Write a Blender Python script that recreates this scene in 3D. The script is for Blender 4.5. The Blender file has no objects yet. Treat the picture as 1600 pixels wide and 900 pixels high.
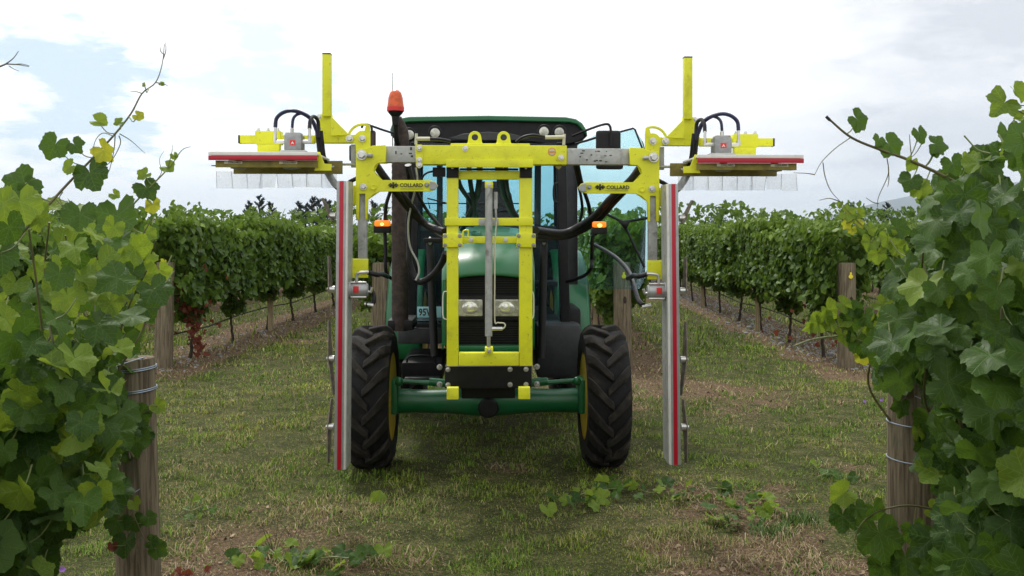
import bpy, bmesh, math, random
import numpy as np
from mathutils import Vector, Matrix, Euler, Quaternion

rng = random.Random(7)
NR = np.random.RandomState(11)
SC = bpy.context.scene
COL = SC.collection
H, F, HZ = 1.6, 1500.0, 365.0      # eye height (m), focal length and horizon in photo pixels

# ------------------------------------------------------------------ camera
cd = bpy.data.cameras.new("camera")
cam = bpy.data.objects.new("camera", cd)
COL.objects.link(cam)
cam.location = (0, 0, H)
cam.rotation_euler = (math.radians(90), 0, 0)
cd.sensor_width = 36.0
cd.lens = F / 1600 * 36.0
cd.shift_y = -(450 - HZ) / 1600
cd.clip_start = 0.05
cd.clip_end = 30000
SC.camera = cam

# ------------------------------------------------------------------ light
SUN_EL, SUN_AZ = math.radians(57), math.radians(338)     # azimuth from +Y clockwise: high beyond the tractor, a little to the left
world = bpy.data.worlds.new("World")
SC.world = world
world.use_nodes = True
SC.view_settings.view_transform = 'Standard'
SC.view_settings.look = 'None'
SC.view_settings.exposure = 0.0
SC.view_settings.gamma = 1.0

class NT:
    """tiny helper to write node trees"""
    def __init__(s, nt):
        s.nt = nt
        nt.nodes.clear()
    def n(s, t, **kw):
        nd = s.nt.nodes.new(t)
        for k, v in kw.items():
            setattr(nd, k, v)
        return nd
    def put(s, inp, v):
        if isinstance(v, bpy.types.NodeSocket):
            s.nt.links.new(v, inp)
        elif isinstance(v, (tuple, list)) and len(v) == 3 and inp.type == 'RGBA':
            inp.default_value = (*v, 1)
        else:
            inp.default_value = v
    def math(s, op, a, b=0.0, c=0.0, clamp=False):
        nd = s.n('ShaderNodeMath', operation=op, use_clamp=clamp)
        s.put(nd.inputs[0], a); s.put(nd.inputs[1], b); s.put(nd.inputs[2], c)
        return nd.outputs[0]
    def vm(s, op, a, b=(0, 0, 0)):
        nd = s.n('ShaderNodeVectorMath', operation=op)
        s.put(nd.inputs[0], a); s.put(nd.inputs[1], b)
        return nd.outputs[1] if op in ('DOT_PRODUCT', 'LENGTH', 'DISTANCE') else nd.outputs[0]
    def mix(s, f, a, b, mode='MIX'):
        nd = s.n('ShaderNodeMix', data_type='RGBA', blend_type=mode)
        s.put(nd.inputs[0], f); s.put(nd.inputs[6], a); s.put(nd.inputs[7], b)
        return nd.outputs[2]
    def noise(s, vec, scale, detail=4, rough=0.55, dist=0.0):
        nd = s.n('ShaderNodeTexNoise')
        if vec is not None: s.put(nd.inputs['Vector'], vec)
        nd.inputs['Scale'].default_value = scale; nd.inputs['Detail'].default_value = detail
        nd.inputs['Roughness'].default_value = rough; nd.inputs['Distortion'].default_value = dist
        return nd.outputs['Fac']
    def ramp(s, f, stops):
        nd = s.n('ShaderNodeValToRGB')
        e = nd.color_ramp.elements
        while len(e) < len(stops): e.new(0.5)
        for i, (p, c) in enumerate(stops):
            e[i].position = p
            e[i].color = (c, c, c, 1) if isinstance(c, (int, float)) else (*c, 1)
        s.put(nd.inputs[0], f)
        return nd.outputs[0]
    def smooth(s, f, a, b):
        nd = s.n('ShaderNodeMapRange', interpolation_type='SMOOTHSTEP')
        s.put(nd.inputs[0], f); nd.inputs[1].default_value = a; nd.inputs[2].default_value = b
        return nd.outputs[0]

def make_world():
    t = NT(world.node_tree)
    sky = t.n('ShaderNodeTexSky', sky_type='NISHITA')
    sky.sun_disc = False
    sky.sun_elevation = SUN_EL
    sky.sun_rotation = SUN_AZ
    tc = t.n('ShaderNodeTexCoord')
    d = t.vm('NORMALIZE', tc.outputs['Generated'])
    # flatten the direction onto a cloud deck so clouds stretch towards the horizon
    sep = t.n('ShaderNodeSeparateXYZ'); t.put(sep.inputs[0], d)
    z = t.math('ADD', t.math('MAXIMUM', sep.outputs[2], 0.0), 0.22)
    comb = t.n('ShaderNodeCombineXYZ')
    t.put(comb.inputs[0], t.math('DIVIDE', sep.outputs[0], z)); t.put(comb.inputs[1], t.math('DIVIDE', sep.outputs[1], z))
    deck = comb.outputs[0]
    n1 = t.noise(deck, 1.1, 6, 0.55)
    n2 = t.noise(t.vm('ADD', deck, (5.3, 2.1, 0.0)), 0.55, 5, 0.5)
    n3 = t.noise(t.vm('ADD', deck, (1.3, 7.7, 3.0)), 3.4, 8, 0.62)
    # openings in the cloud, the one to the left in view among them
    gap = t.smooth(t.math('ADD', n2, t.math('MULTIPLY', n3, 0.25)), 0.60, 0.52)
    def blob(v, r):
        dist = t.vm('DISTANCE', d, Vector(v).normalized())
        dist = t.math('ADD', dist, t.math('MULTIPLY', t.math('SUBTRACT', n3, 0.5), 0.42))
        return t.smooth(dist, r, r * 0.25)
    hole = t.math('MAXIMUM', blob((-0.455, 1, 0.15), 0.085), t.math('MULTIPLY', blob((-0.27, 1, 0.16), 0.075), 0.6))
    hole = t.math('MAXIMUM', hole, t.math('MULTIPLY', blob((-0.50, 1, 0.11), 0.05), 0.5))
    # cloud brightness: thick white overhead, grey towards the right
    right = t.smooth(t.vm('DOT_PRODUCT', d, Vector((0.95, 0.3, 0.0)).normalized()), 0.34, 0.68)
    lumps = t.smooth(n1, 0.32, 0.68)
    dark = t.math('MULTIPLY', right, t.math('ADD', 0.15, t.math('MULTIPLY', lumps, 0.85)))
    lowb = t.smooth(sep.outputs[2], 0.10, -0.01)
    dark = t.math('ADD', dark, t.math('MULTIPLY', lowb, 0.10), clamp=True)
    faint = t.math('MULTIPLY', t.smooth(n3, 0.50, 0.68), 0.26)
    dark = t.math('ADD', dark, faint, clamp=True)
    cloud = t.mix(dark, (13.6, 13.6, 13.6), (7.9, 8.2, 8.8))
    blue = t.mix(0.5, sky.outputs[0], (6.5, 9.6, 12.4))
    col = t.mix(t.math('MULTIPLY', hole, 0.75), cloud, blue)
    bg = t.n('ShaderNodeBackground')
    t.put(bg.inputs[0], col)
    bg.inputs[1].default_value = 0.10
    out = t.n('ShaderNodeOutputWorld')
    t.nt.links.new(bg.outputs[0], out.inputs[0])
make_world()
sd = bpy.data.lights.new("sun", 'SUN')
sd.energy = 2.5
sd.angle = math.radians(11)
sd.color = (1.0, 0.96, 0.9)
sun = bpy.data.objects.new("sun", sd)
COL.objects.link(sun)
sv = Vector((math.sin(SUN_AZ) * math.cos(SUN_EL), math.cos(SUN_AZ) * math.cos(SUN_EL), math.sin(SUN_EL)))
sun.rotation_euler = sv.to_track_quat('Z', 'Y').to_euler()
sun.location = sv * 30

# ------------------------------------------------------------------ materials
def mat(name, col, rough=0.5, metal=0.0, var=0.12, scale=14.0, bump=0.0, dirt=None, dirt_amt=0.0, spec=0.5, coat=0.0, bscale=60):
    m = bpy.data.materials.new(name); m.use_nodes = True
    t = NT(m.node_tree)
    b = t.n('ShaderNodeBsdfPrincipled'); o = t.n('ShaderNodeOutputMaterial')
    t.nt.links.new(b.outputs[0], o.inputs[0])
    tc = t.n('ShaderNodeTexCoord').outputs['Object']
    n = t.noise(tc, scale, 6, 0.6)
    c = t.mix(t.smooth(n, 0.3, 0.7), tuple(x * (1 - var) for x in col), tuple(min(1, x * (1 + var)) for x in col))
    if dirt:
        dn = t.smooth(t.noise(tc, scale * 0.6, 8, 0.72, 0.4), 0.5, 0.72)
        dn2 = t.smooth(t.noise(tc, scale * 9, 3, 0.7), 0.62, 0.7)
        dd = t.math('MULTIPLY', t.math('MAXIMUM', dn, dn2), dirt_amt)
        c = t.mix(dd, c, dirt)
        t.put(b.inputs['Roughness'], t.math('ADD', rough, t.math('MULTIPLY', dd, 0.5), clamp=True))
    else:
        t.put(b.inputs['Roughness'], t.math('ADD', rough - 0.05, t.math('MULTIPLY', n, 0.12)))
    t.put(b.inputs['Base Color'], c)
    b.inputs['Metallic'].default_value = metal
    b.inputs['Specular IOR Level'].default_value = spec
    b.inputs['Coat Weight'].default_value = coat
    if bump:
        bp = t.n('ShaderNodeBump'); bp.inputs['Strength'].default_value = bump; bp.inputs['Distance'].default_value = 0.01
        t.put(bp.inputs['Height'], t.noise(tc, bscale, 6, 0.6))
        t.nt.links.new(bp.outputs[0], b.inputs['Normal'])
    return m

def glass_mat(name, tint, gloss=0.05, white=0.0):
    m = bpy.data.materials.new(name); m.use_nodes = True
    t = NT(m.node_tree)
    o = t.n('ShaderNodeOutputMaterial')
    tr = t.n('ShaderNodeBsdfTransparent'); t.put(tr.inputs[0], tint)
    gl = t.n('ShaderNodeBsdfGlossy'); gl.inputs['Roughness'].default_value = gloss
    fr = t.n('ShaderNodeFresnel'); fr.inputs[0].default_value = 1.27
    mx = t.n('ShaderNodeMixShader')
    t.nt.links.new(fr.outputs[0], mx.inputs[0]); t.nt.links.new(tr.outputs[0], mx.inputs[1]); t.nt.links.new(gl.outputs[0], mx.inputs[2])
    last = mx
    if white:
        df = t.n('ShaderNodeBsdfDiffuse'); t.put(df.inputs[0], (0.75, 0.78, 0.80))
        tl = t.n('ShaderNodeBsdfTranslucent'); t.put(tl.inputs[0], (0.75, 0.78, 0.8))
        a = t.n('ShaderNodeMixShader'); a.inputs[0].default_value = 0.6
        t.nt.links.new(df.outputs[0], a.inputs[1]); t.nt.links.new(tl.outputs[0], a.inputs[2])
        tc = t.n('ShaderNodeTexCoord').outputs['Object']
        f = t.math('ADD', white * 0.8, t.math('MULTIPLY', t.smooth(t.noise(tc, 40, 6, 0.7), 0.35, 0.75), white * 0.5), clamp=True)
        b2 = t.n('ShaderNodeMixShader'); t.put(b2.inputs[0], f)
        t.nt.links.new(last.outputs[0], b2.inputs[1]); t.nt.links.new(a.outputs[0], b2.inputs[2])
        last = b2
    t.nt.links.new(last.outputs[0], o.inputs[0])
    return m

def emit_mat(name, base, ecol, strength):
    m = mat(name, base, 0.25, spec=0.6)
    b = [n for n in m.node_tree.nodes if n.type == 'BSDF_PRINCIPLED'][0]
    b.inputs['Emission Color'].default_value = (*ecol, 1)
    b.inputs['Emission Strength'].default_value = strength
    return m

def leaf_mat(name, dark, lite, young, veins=True, transl=0.35):
    m = bpy.data.materials.new(name); m.use_nodes = True
    t = NT(m.node_tree)
    o = t.n('ShaderNodeOutputMaterial')
    at = t.n('ShaderNodeAttribute', attribute_name='rnd')
    ay = t.n('ShaderNodeAttribute', attribute_name='young')
    oi = t.n('ShaderNodeObjectInfo')
    r = t.math('FRACT', t.math('ADD', at.outputs['Fac'], oi.outputs['Random']))
    c = t.mix(r, dark, lite)
    c = t.mix(ay.outputs['Fac'], c, young)
    tc = t.n('ShaderNodeTexCoord')
    n = t.noise(tc.outputs['Object'], 9 if veins else 30, 5, 0.65)
    c = t.mix(t.smooth(n, 0.3, 0.75), c, t.mix(0.5, c, lite), 'MIX')
    hgt = n
    if veins:
        uv = t.n('ShaderNodeUVMap').outputs[0]
        best = None
        for ang in (0, 52, -52, 108, -108):
            a = math.radians(ang); dx, dy = math.sin(a), math.cos(a)
            along = t.vm('DOT_PRODUCT', uv, (dx, dy, 0))
            perp = t.math('ABSOLUTE', t.vm('DOT_PRODUCT', uv, (dy, -dx, 0)))
            neg = t.math('MULTIPLY', t.math('LESS_THAN', along, 0.0), 5.0)
            # side veins: repeat along the main vein, slanted outwards
            side = t.math('ABSOLUTE', t.math('SUBTRACT', t.math('FRACT', t.math('MULTIPLY', t.math('SUBTRACT', along, t.math('MULTIPLY', perp, 0.9)), 5.5)), 0.5))
            side = t.math('ADD', t.math('MULTIPLY', side, 0.12), t.math('MULTIPLY', t.math('GREATER_THAN', perp, t.math('MULTIPLY', along, 0.42)), 1.0))
            v = t.math('MINIMUM', t.math('ADD', perp, 0.0), t.math('ADD', side, 0.004))
            v = t.math('ADD', v, neg)
            best = v if best is None else t.math('MINIMUM', best, v)
        vein = t.smooth(best, 0.022, 0.004)
        c = t.mix(t.math('MULTIPLY', vein, 0.45), c, tuple(min(1, x * 1.5 + 0.03) for x in lite))
        rad = t.vm('LENGTH', uv)
        edge = t.math('MULTIPLY', t.smooth(rad, 0.70, 0.98), t.smooth(t.noise(tc.outputs['Object'], 6, 4, 0.7), 0.56, 0.66))
        spot = t.smooth(t.noise(tc.outputs['Object'], 17, 3, 0.6), 0.70, 0.74)
        c = t.mix(t.math('MULTIPLY', t.math('MAXIMUM', edge, spot), t.math('GREATER_THAN', t.math('FRACT', t.math('MULTIPLY', r, 7.3)), 0.45)), c, (0.16, 0.095, 0.03))
        hgt = t.math('SUBTRACT', t.math('MULTIPLY', n, 0.5), t.math('MULTIPLY', vein, 0.5))
    geo = t.n('ShaderNodeNewGeometry')
    c = t.mix(t.math('MULTIPLY', geo.outputs['Backfacing'], 0.45), c, tuple(min(1, x * 1.1 + 0.035) for x in lite))
    b = t.n('ShaderNodeBsdfPrincipled')
    t.put(b.inputs['Base Color'], c)
    b.inputs['Roughness'].default_value = 0.46
    b.inputs['Specular IOR Level'].default_value = 0.22
    bp = t.n('ShaderNodeBump'); bp.inputs['Strength'].default_value = 0.5; bp.inputs['Distance'].default_value = 0.004
    t.put(bp.inputs['Height'], hgt); t.nt.links.new(bp.outputs[0], b.inputs['Normal'])
    tl = t.n('ShaderNodeBsdfTranslucent')
    t.put(tl.inputs[0], t.mix(0.55, c, tuple(min(1, x) for x in (lite[0] * 1.9, lite[1] * 1.7, lite[2] * 0.9))))
    mx = t.n('ShaderNodeMixShader'); mx.inputs[0].default_value = transl
    t.nt.links.new(b.outputs[0], mx.inputs[1]); t.nt.links.new(tl.outputs[0], mx.inputs[2])
    t.nt.links.new(mx.outputs[0], o.inputs[0])
    return m

def vcol_mat(name, rough=0.8, transl=0.0, spec=0.2):
    m = bpy.data.materials.new(name); m.use_nodes = True
    t = NT(m.node_tree)
    o = t.n('ShaderNodeOutputMaterial')
    at = t.n('ShaderNodeAttribute', attribute_name='tone')
    b = t.n('ShaderNodeBsdfPrincipled')
    t.put(b.inputs['Base Color'], at.outputs['Color'])
    b.inputs['Roughness'].default_value = rough; b.inputs['Specular IOR Level'].default_value = spec
    if transl:
        tl = t.n('ShaderNodeBsdfTranslucent'); t.put(tl.inputs[0], at.outputs['Color'])
        mx = t.n('ShaderNodeMixShader'); mx.inputs[0].default_value = transl
        t.nt.links.new(b.outputs[0], mx.inputs[1]); t.nt.links.new(tl.outputs[0], mx.inputs[2]); t.nt.links.new(mx.outputs[0], o.inputs[0])
    else:
        t.nt.links.new(b.outputs[0], o.inputs[0])
    return m

def wood_mat(name, c1, c2):
    m = bpy.data.materials.new(name); m.use_nodes = True
    t = NT(m.node_tree)
    b = t.n('ShaderNodeBsdfPrincipled'); o = t.n('ShaderNodeOutputMaterial'); t.nt.links.new(b.outputs[0], o.inputs[0])
    tc = t.n('ShaderNodeTexCoord').outputs['Object']
    mp = t.n('ShaderNodeMapping'); mp.inputs['Scale'].default_value = (1, 1, 0.06); t.put(mp.inputs[0], tc)
    g = t.noise(mp.outputs[0], 60, 6, 0.65, 0.6)
    g2 = t.noise(mp.outputs[0], 14, 4, 0.6, 0.4)
    n = t.noise(tc, 7, 5, 0.6)
    c = t.mix(t.smooth(g, 0.3, 0.7), c1, c2)
    c = t.mix(t.math('MULTIPLY', t.smooth(n, 0.5, 0.75), 0.5), c, (0.10, 0.115, 0.07))
    c = t.mix(t.smooth(g2, 0.66, 0.72), c, (0.02, 0.017, 0.013))
    t.put(b.inputs['Base Color'], c); b.inputs['Roughness'].default_value = 0.85; b.inputs['Specular IOR Level'].default_value = 0.2
    bp = t.n('ShaderNodeBump'); bp.inputs['Strength'].default_value = 0.7; bp.inputs['Distance'].default_value = 0.006
    t.put(bp.inputs['Height'], t.math('ADD', g, t.math('MULTIPLY', g2, -0.8)))
    t.nt.links.new(bp.outputs[0], b.inputs['Normal'])
    return m

M = {}
M['yellow'] = mat('yellow paint', (0.77, 0.78, 0.025), 0.40, var=0.07, scale=5, dirt=(0.26, 0.22, 0.05), dirt_amt=0.5, bump=0.05, spec=0.4)
M['yshadedirt'] = mat('soiled yellow in painted shade', (0.22, 0.18, 0.03), 0.6, var=0.3, scale=14, dirt=(0.14, 0.11, 0.04), dirt_amt=0.85, bump=0.2)  # yellow darkened to carry the shade under the cutter heads, plus real dirt
M['galv'] = mat('galvanised steel', (0.42, 0.43, 0.41), 0.5, 0.35, var=0.12, scale=20, dirt=(0.10, 0.09, 0.07), dirt_amt=0.6)
M['alu'] = mat('dull aluminium', (0.37, 0.38, 0.375), 0.45, 0.45, var=0.10, scale=12, dirt=(0.26, 0.25, 0.22), dirt_amt=0.5)
M['steel'] = mat('bright steel', (0.62, 0.62, 0.60), 0.3, 0.85, var=0.1, scale=30, dirt=(0.25, 0.2, 0.14), dirt_amt=0.4)
M['cast'] = mat('cast metal', (0.30, 0.31, 0.31), 0.45, 0.6, var=0.15, scale=40, bump=0.15)
M['rust'] = mat('worn blade steel', (0.17, 0.145, 0.11), 0.5, 0.6, var=0.3, scale=30, bump=0.15)
M['red'] = mat('red stripe', (0.44, 0.003, 0.022), 0.4, var=0.05, dirt=(0.3, 0.03, 0.04), dirt_amt=0.3)
M['white'] = mat('white paint', (0.78, 0.77, 0.73), 0.45, var=0.06, dirt=(0.5, 0.47, 0.36), dirt_amt=0.5)
M['sticker'] = mat('sticker', (0.62, 0.60, 0.42), 0.5, var=0.1)
M['black'] = mat('black paint', (0.008, 0.008, 0.009), 0.5, var=0.3, dirt=(0.035, 0.03, 0.022), dirt_amt=0.4, spec=0.3)
M['plastic'] = mat('black plastic', (0.010, 0.010, 0.012), 0.55, var=0.25, dirt=(0.04, 0.035, 0.028), dirt_amt=0.35, bump=0.08, spec=0.3)
M['greyplas'] = mat('grey plastic', (0.030, 0.032, 0.035), 0.5, var=0.2, dirt=(0.10, 0.09, 0.075), dirt_amt=0.4)
M['hose'] = mat('rubber hose', (0.007, 0.007, 0.010), 0.42, var=0.3, dirt=(0.035, 0.032, 0.03), dirt_amt=0.5, bump=0.1, spec=0.35)
M['hoseblue'] = mat('blue sleeved hose', (0.012, 0.012, 0.055), 0.35, var=0.2)
M['rubber'] = mat('tyre rubber', (0.009, 0.009, 0.010), 0.75, var=0.3, scale=9, dirt=(0.085, 0.066, 0.045), dirt_amt=0.55, bump=0.25, spec=0.25)
M['green'] = mat('tractor green', (0.006, 0.125, 0.042), 0.36, var=0.08, scale=6, dirt=(0.08, 0.11, 0.06), dirt_amt=0.4, coat=0.12)
M['rim'] = mat('wheel yellow', (0.62, 0.42, 0.02), 0.4, var=0.1, dirt=(0.2, 0.15, 0.05), dirt_amt=0.6)
M['stack'] = mat('scorched brown steel', (0.045, 0.030, 0.024), 0.7, 0.2, var=0.5, scale=26, bump=0.4)
M['lamp'] = mat('lamp glass', (0.50, 0.50, 0.44), 0.12, 0.25, var=0.35, scale=26, bump=0.15)
M['orange'] = mat('orange beacon glass', (0.60, 0.085, 0.008), 0.22, var=0.25, scale=30)
M['orangelit'] = emit_mat('lit orange lamp', (0.9, 0.18, 0.01), (1.0, 0.22, 0.01), 0.9)
M['hot'] = emit_mat('lamp filament glow', (1, 0.7, 0.2), (1.0, 0.62, 0.12), 2.2)
M['mirror'] = mat('brown mirror back', (0.05, 0.028, 0.024), 0.5)
M['plate'] = mat('number plate', (0.35, 0.66, 0.70), 0.4, var=0.05)
M['ink'] = mat('black print', (0.03, 0.03, 0.02), 0.6, var=0.05)
M['redink'] = mat('red print', (0.65, 0.03, 0.03), 0.5, var=0.05)
M['orink'] = mat('orange print', (0.72, 0.25, 0.03), 0.5, var=0.05)
M['glass'] = glass_mat('tinted cab glass', (0.74, 0.90, 0.93))
M['door'] = glass_mat('tinted door glass', (0.76, 0.93, 0.95))
M['flap'] = glass_mat('clear plastic flap', (0.93, 0.95, 0.97), 0.15, white=0.42)
M['post'] = wood_mat('weathered post wood', (0.080, 0.060, 0.038), (0.26, 0.215, 0.145))
M['postpale'] = wood_mat('pale post wood', (0.22, 0.17, 0.10), (0.42, 0.34, 0.21))
M['bark'] = mat('vine bark', (0.045, 0.032, 0.022), 0.9, var=0.4, scale=50, bump=0.8, bscale=90)
M['shoot'] = mat('green brown shoot', (0.11, 0.10, 0.035), 0.5, var=0.4, scale=12)
M['tendril'] = mat('tendril', (0.16, 0.19, 0.06), 0.5, var=0.3)
M['wire'] = mat('fence wire', (0.34, 0.40, 0.48), 0.35, 0.6, var=0.1)
M['pipe'] = mat('drip pipe', (0.018, 0.018, 0.02), 0.5)
M['stone'] = mat('river stone', (0.27, 0.27, 0.265), 0.8, var=0.25, scale=18, bump=0.4)
M['tag'] = mat('yellow tag', (0.85, 0.70, 0.03), 0.4, var=0.03)
M['purple'] = mat('purple petals', (0.45, 0.22, 0.70), 0.6)
M['leaf'] = leaf_mat('vine leaf', (0.010, 0.038, 0.007), (0.075, 0.148, 0.020), (0.12, 0.21, 0.03))
M['young'] = leaf_mat('young vine leaf', (0.085, 0.160, 0.018), (0.20, 0.29, 0.035), (0.2, 0.3, 0.04), transl=0.42)
M['yellowleaf'] = leaf_mat('yellowing vine leaf', (0.26, 0.32, 0.03), (0.38, 0.40, 0.04), (0.5, 0.5, 0.05), transl=0.45)
M['redleaf'] = leaf_mat('red vine leaf', (0.085, 0.022, 0.014), (0.20, 0.055, 0.032), (0.3, 0.1, 0.03))
M['farleaf'] = leaf_mat('vine foliage', (0.026, 0.070, 0.010), (0.105, 0.185, 0.022), (0.23, 0.32, 0.045), veins=False, transl=0.30)
M['conifer'] = mat('dark needles', (0.018, 0.035, 0.032), 0.8, var=0.4, scale=1.5)
M['broad'] = leaf_mat('far tree leaves', (0.03, 0.06, 0.025), (0.05, 0.10, 0.04), (0.08, 0.13, 0.05), veins=False, transl=0.2)
M['grass'] = vcol_mat('grass blades', 0.7, 0.25)
M['litter'] = vcol_mat('dry litter', 0.85)
M['reflector'] = mat('headlight reflector', (0.80, 0.80, 0.76), 0.18, 0.6, var=0.15, scale=30)
M['lug'] = mat('dusty tread rubber', (0.022, 0.020, 0.018), 0.8, var=0.4, scale=12, dirt=(0.10, 0.08, 0.055), dirt_amt=0.6, bump=0.3, spec=0.2)
M['hill'] = mat('hill slopes', (0.035, 0.05, 0.045), 0.9, var=0.3, scale=0.004)

# ------------------------------------------------------------------ object helpers
def tag(o, label=None, cat=None, group=None, kind=None):
    if label: o['label'] = label
    if cat: o['category'] = cat
    if group: o['group'] = group
    if kind: o['kind'] = kind
    return o

def empty(name, loc, label, cat, rz=0.0, group=None):
    o = bpy.data.objects.new(name, None)
    o.empty_display_size = 0.2
    COL.objects.link(o)
    o.location = loc
    o.rotation_euler = (0, 0, rz)
    return tag(o, label, cat, group)

def link(name, me, parent=None, m=None):
    o = bpy.data.objects.new(name, me)
    COL.objects.link(o)
    if parent is not None: o.parent = parent
    if m is not None and len(me.materials) == 0: me.materials.append(m)
    return o

def copy_tree(o, parent=None):
    c = o.copy()
    COL.objects.link(c)
    c.parent = parent
    for ch in list(o.children):
        copy_tree(ch, c)
    return c

def catmull(pts, k=6):
    P = [Vector(p) for p in pts]
    if len(P) < 3: return P
    out = []
    Q = [P[0] * 2 - P[1]] + P + [P[-1] * 2 - P[-2]]
    for i in range(1, len(Q) - 2):
        a, b, c, d = Q[i - 1:i + 3]
        for j in range(k):
            t = j / k
            out.append(0.5 * ((2 * b) + (c - a) * t + (2 * a - 5 * b + 4 * c - d) * t * t + (3 * b - a - 3 * c + d) * t ** 3))
    out.append(P[-1])
    return out

class MB:
    def __init__(s): s.v = []; s.f = []
    def add(s, vs, fs):
        n = len(s.v); s.v += [tuple(v) for v in vs]; s.f += [tuple(i + n for i in f) for f in fs]
        return s
    def box(s, lo, hi, rot=None):
        x0, y0, z0 = [min(a, b) for a, b in zip(lo, hi)]; x1, y1, z1 = [max(a, b) for a, b in zip(lo, hi)]
        vs = [Vector((x, y, z)) for z in (z0, z1) for x, y in ((x0, y0), (x1, y0), (x1, y1), (x0, y1))]
        if rot is not None:
            c = Vector(((x0 + x1) / 2, (y0 + y1) / 2, (z0 + z1) / 2)); vs = [c + rot @ (v - c) for v in vs]
        return s.add(vs, [(3, 2, 1, 0), (4, 5, 6, 7), (0, 1, 5, 4), (1, 2, 6, 5), (2, 3, 7, 6), (3, 0, 4, 7)])
    def tube(s, pts, r, n=8, cap=True, sm=0):
        P = catmull(pts, sm) if sm else [Vector(p) for p in pts]
        L = len(P)
        if isinstance(r, (int, float)): R = [r] * L
        else:
            R = [r[min(len(r) - 1, int(i / (L - 1) * (len(r) - 1)))] * (1 - (i / (L - 1) * (len(r) - 1)) % 1) + r[min(len(r) - 1, int(i / (L - 1) * (len(r) - 1)) + 1)] * ((i / (L - 1) * (len(r) - 1)) % 1) for i in range(L)]
        t0 = (P[1] - P[0]).normalized()
        u = t0.orthogonal().normalized()
        vs = []; fs = []
        for i in range(L):
            t = (P[min(i + 1, L - 1)] - P[max(i - 1, 0)])
            if t.length < 1e-9: t = t0
            t.normalize()
            u = (u - t * u.dot(t))
            if u.length < 1e-6: u = t.orthogonal()
            u.normalize(); w = t.cross(u)
            for k in range(n):
                a = 2 * math.pi * k / n
                vs.append(P[i] + (u * math.cos(a) + w * math.sin(a)) * R[i])
        for i in range(L - 1):
            for k in range(n):
                fs.append((i * n + k, i * n + (k + 1) % n, (i + 1) * n + (k + 1) % n, (i + 1) * n + k))
        if cap:
            fs.append(tuple(range(n - 1, -1, -1))); fs.append(tuple((L - 1) * n + k for k in range(n)))
        return s.add(vs, fs)
    def lathe(s, base, axis, prof, n=24):
        """prof: list of (distance along axis, radius)"""
        ax = Vector(axis).normalized(); u = ax.orthogonal().normalized(); w = ax.cross(u); b = Vector(base)
        vs = [b + ax * d + (u * math.cos(2 * math.pi * k / n) + w * math.sin(2 * math.pi * k / n)) * max(r, 1e-4) for d, r in prof for k in range(n)]
        fs = [(i * n + k, i * n + (k + 1) % n, (i + 1) * n + (k + 1) % n, (i + 1) * n + k) for i in range(len(prof) - 1) for k in range(n)]
        fs.append(tuple(range(n - 1, -1, -1))); fs.append(tuple((len(prof) - 1) * n + k for k in range(n)))
        return s.add(vs, fs)
    def bolt(s, p, r=0.012, h=0.012, axis=(0, -1, 0)):
        ax = Vector(axis)
        s.lathe(p, ax, [(0, r * 1.35), (h * 0.3, r * 1.35)], 14)
        return s.lathe(Vector(p) + ax * h * 0.3, ax, [(0, r), (h * 0.8, r), (h, r * 0.8)], 6)
    def ball(s, c, rx, ry, rz, nu=14, nv=8):
        c = Vector(c); vs = []
        for j in range(nv + 1):
            ph = -math.pi / 2 + math.pi * j / nv
            for i in range(nu):
                a = 2 * math.pi * i / nu
                vs.append(c + Vector((math.cos(a) * math.cos(ph) * rx, math.sin(a) * math.cos(ph) * ry, math.sin(ph) * rz)))
        return s.add(vs, [(j * nu + i, j * nu + (i + 1) % nu, (j + 1) * nu + (i + 1) % nu, (j + 1) * nu + i) for j in range(nv) for i in range(nu)])
    def mesh(s, name, m, off=(0, 0, 0), bev=0.0, smooth=True, seg=2, ang=35):
        ox, oy, oz = off
        me = bpy.data.meshes.new(name)
        me.from_pydata([(x - ox, y - oy, z - oz) for x, y, z in s.v], [], s.f)
        bm = bmesh.new(); bm.from_mesh(me)
        bmesh.ops.remove_doubles(bm, verts=bm.verts, dist=1e-5)
        bmesh.ops.recalc_face_normals(bm, faces=bm.faces)
        if bev:
            ed = [e for e in bm.edges if len(e.link_faces) == 2 and e.calc_face_angle(0) > math.radians(ang)]
            bmesh.ops.bevel(bm, geom=ed, offset=bev, segments=seg, affect='EDGES', clamp_overlap=True, profile=0.6)
        bm.to_mesh(me); bm.free()
        if smooth:
            me.polygons.foreach_set('use_smooth', [True] * len(me.polygons))
            me.set_sharp_from_angle(angle=math.radians(ang))
        me.materials.append(m)
        return me

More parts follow.
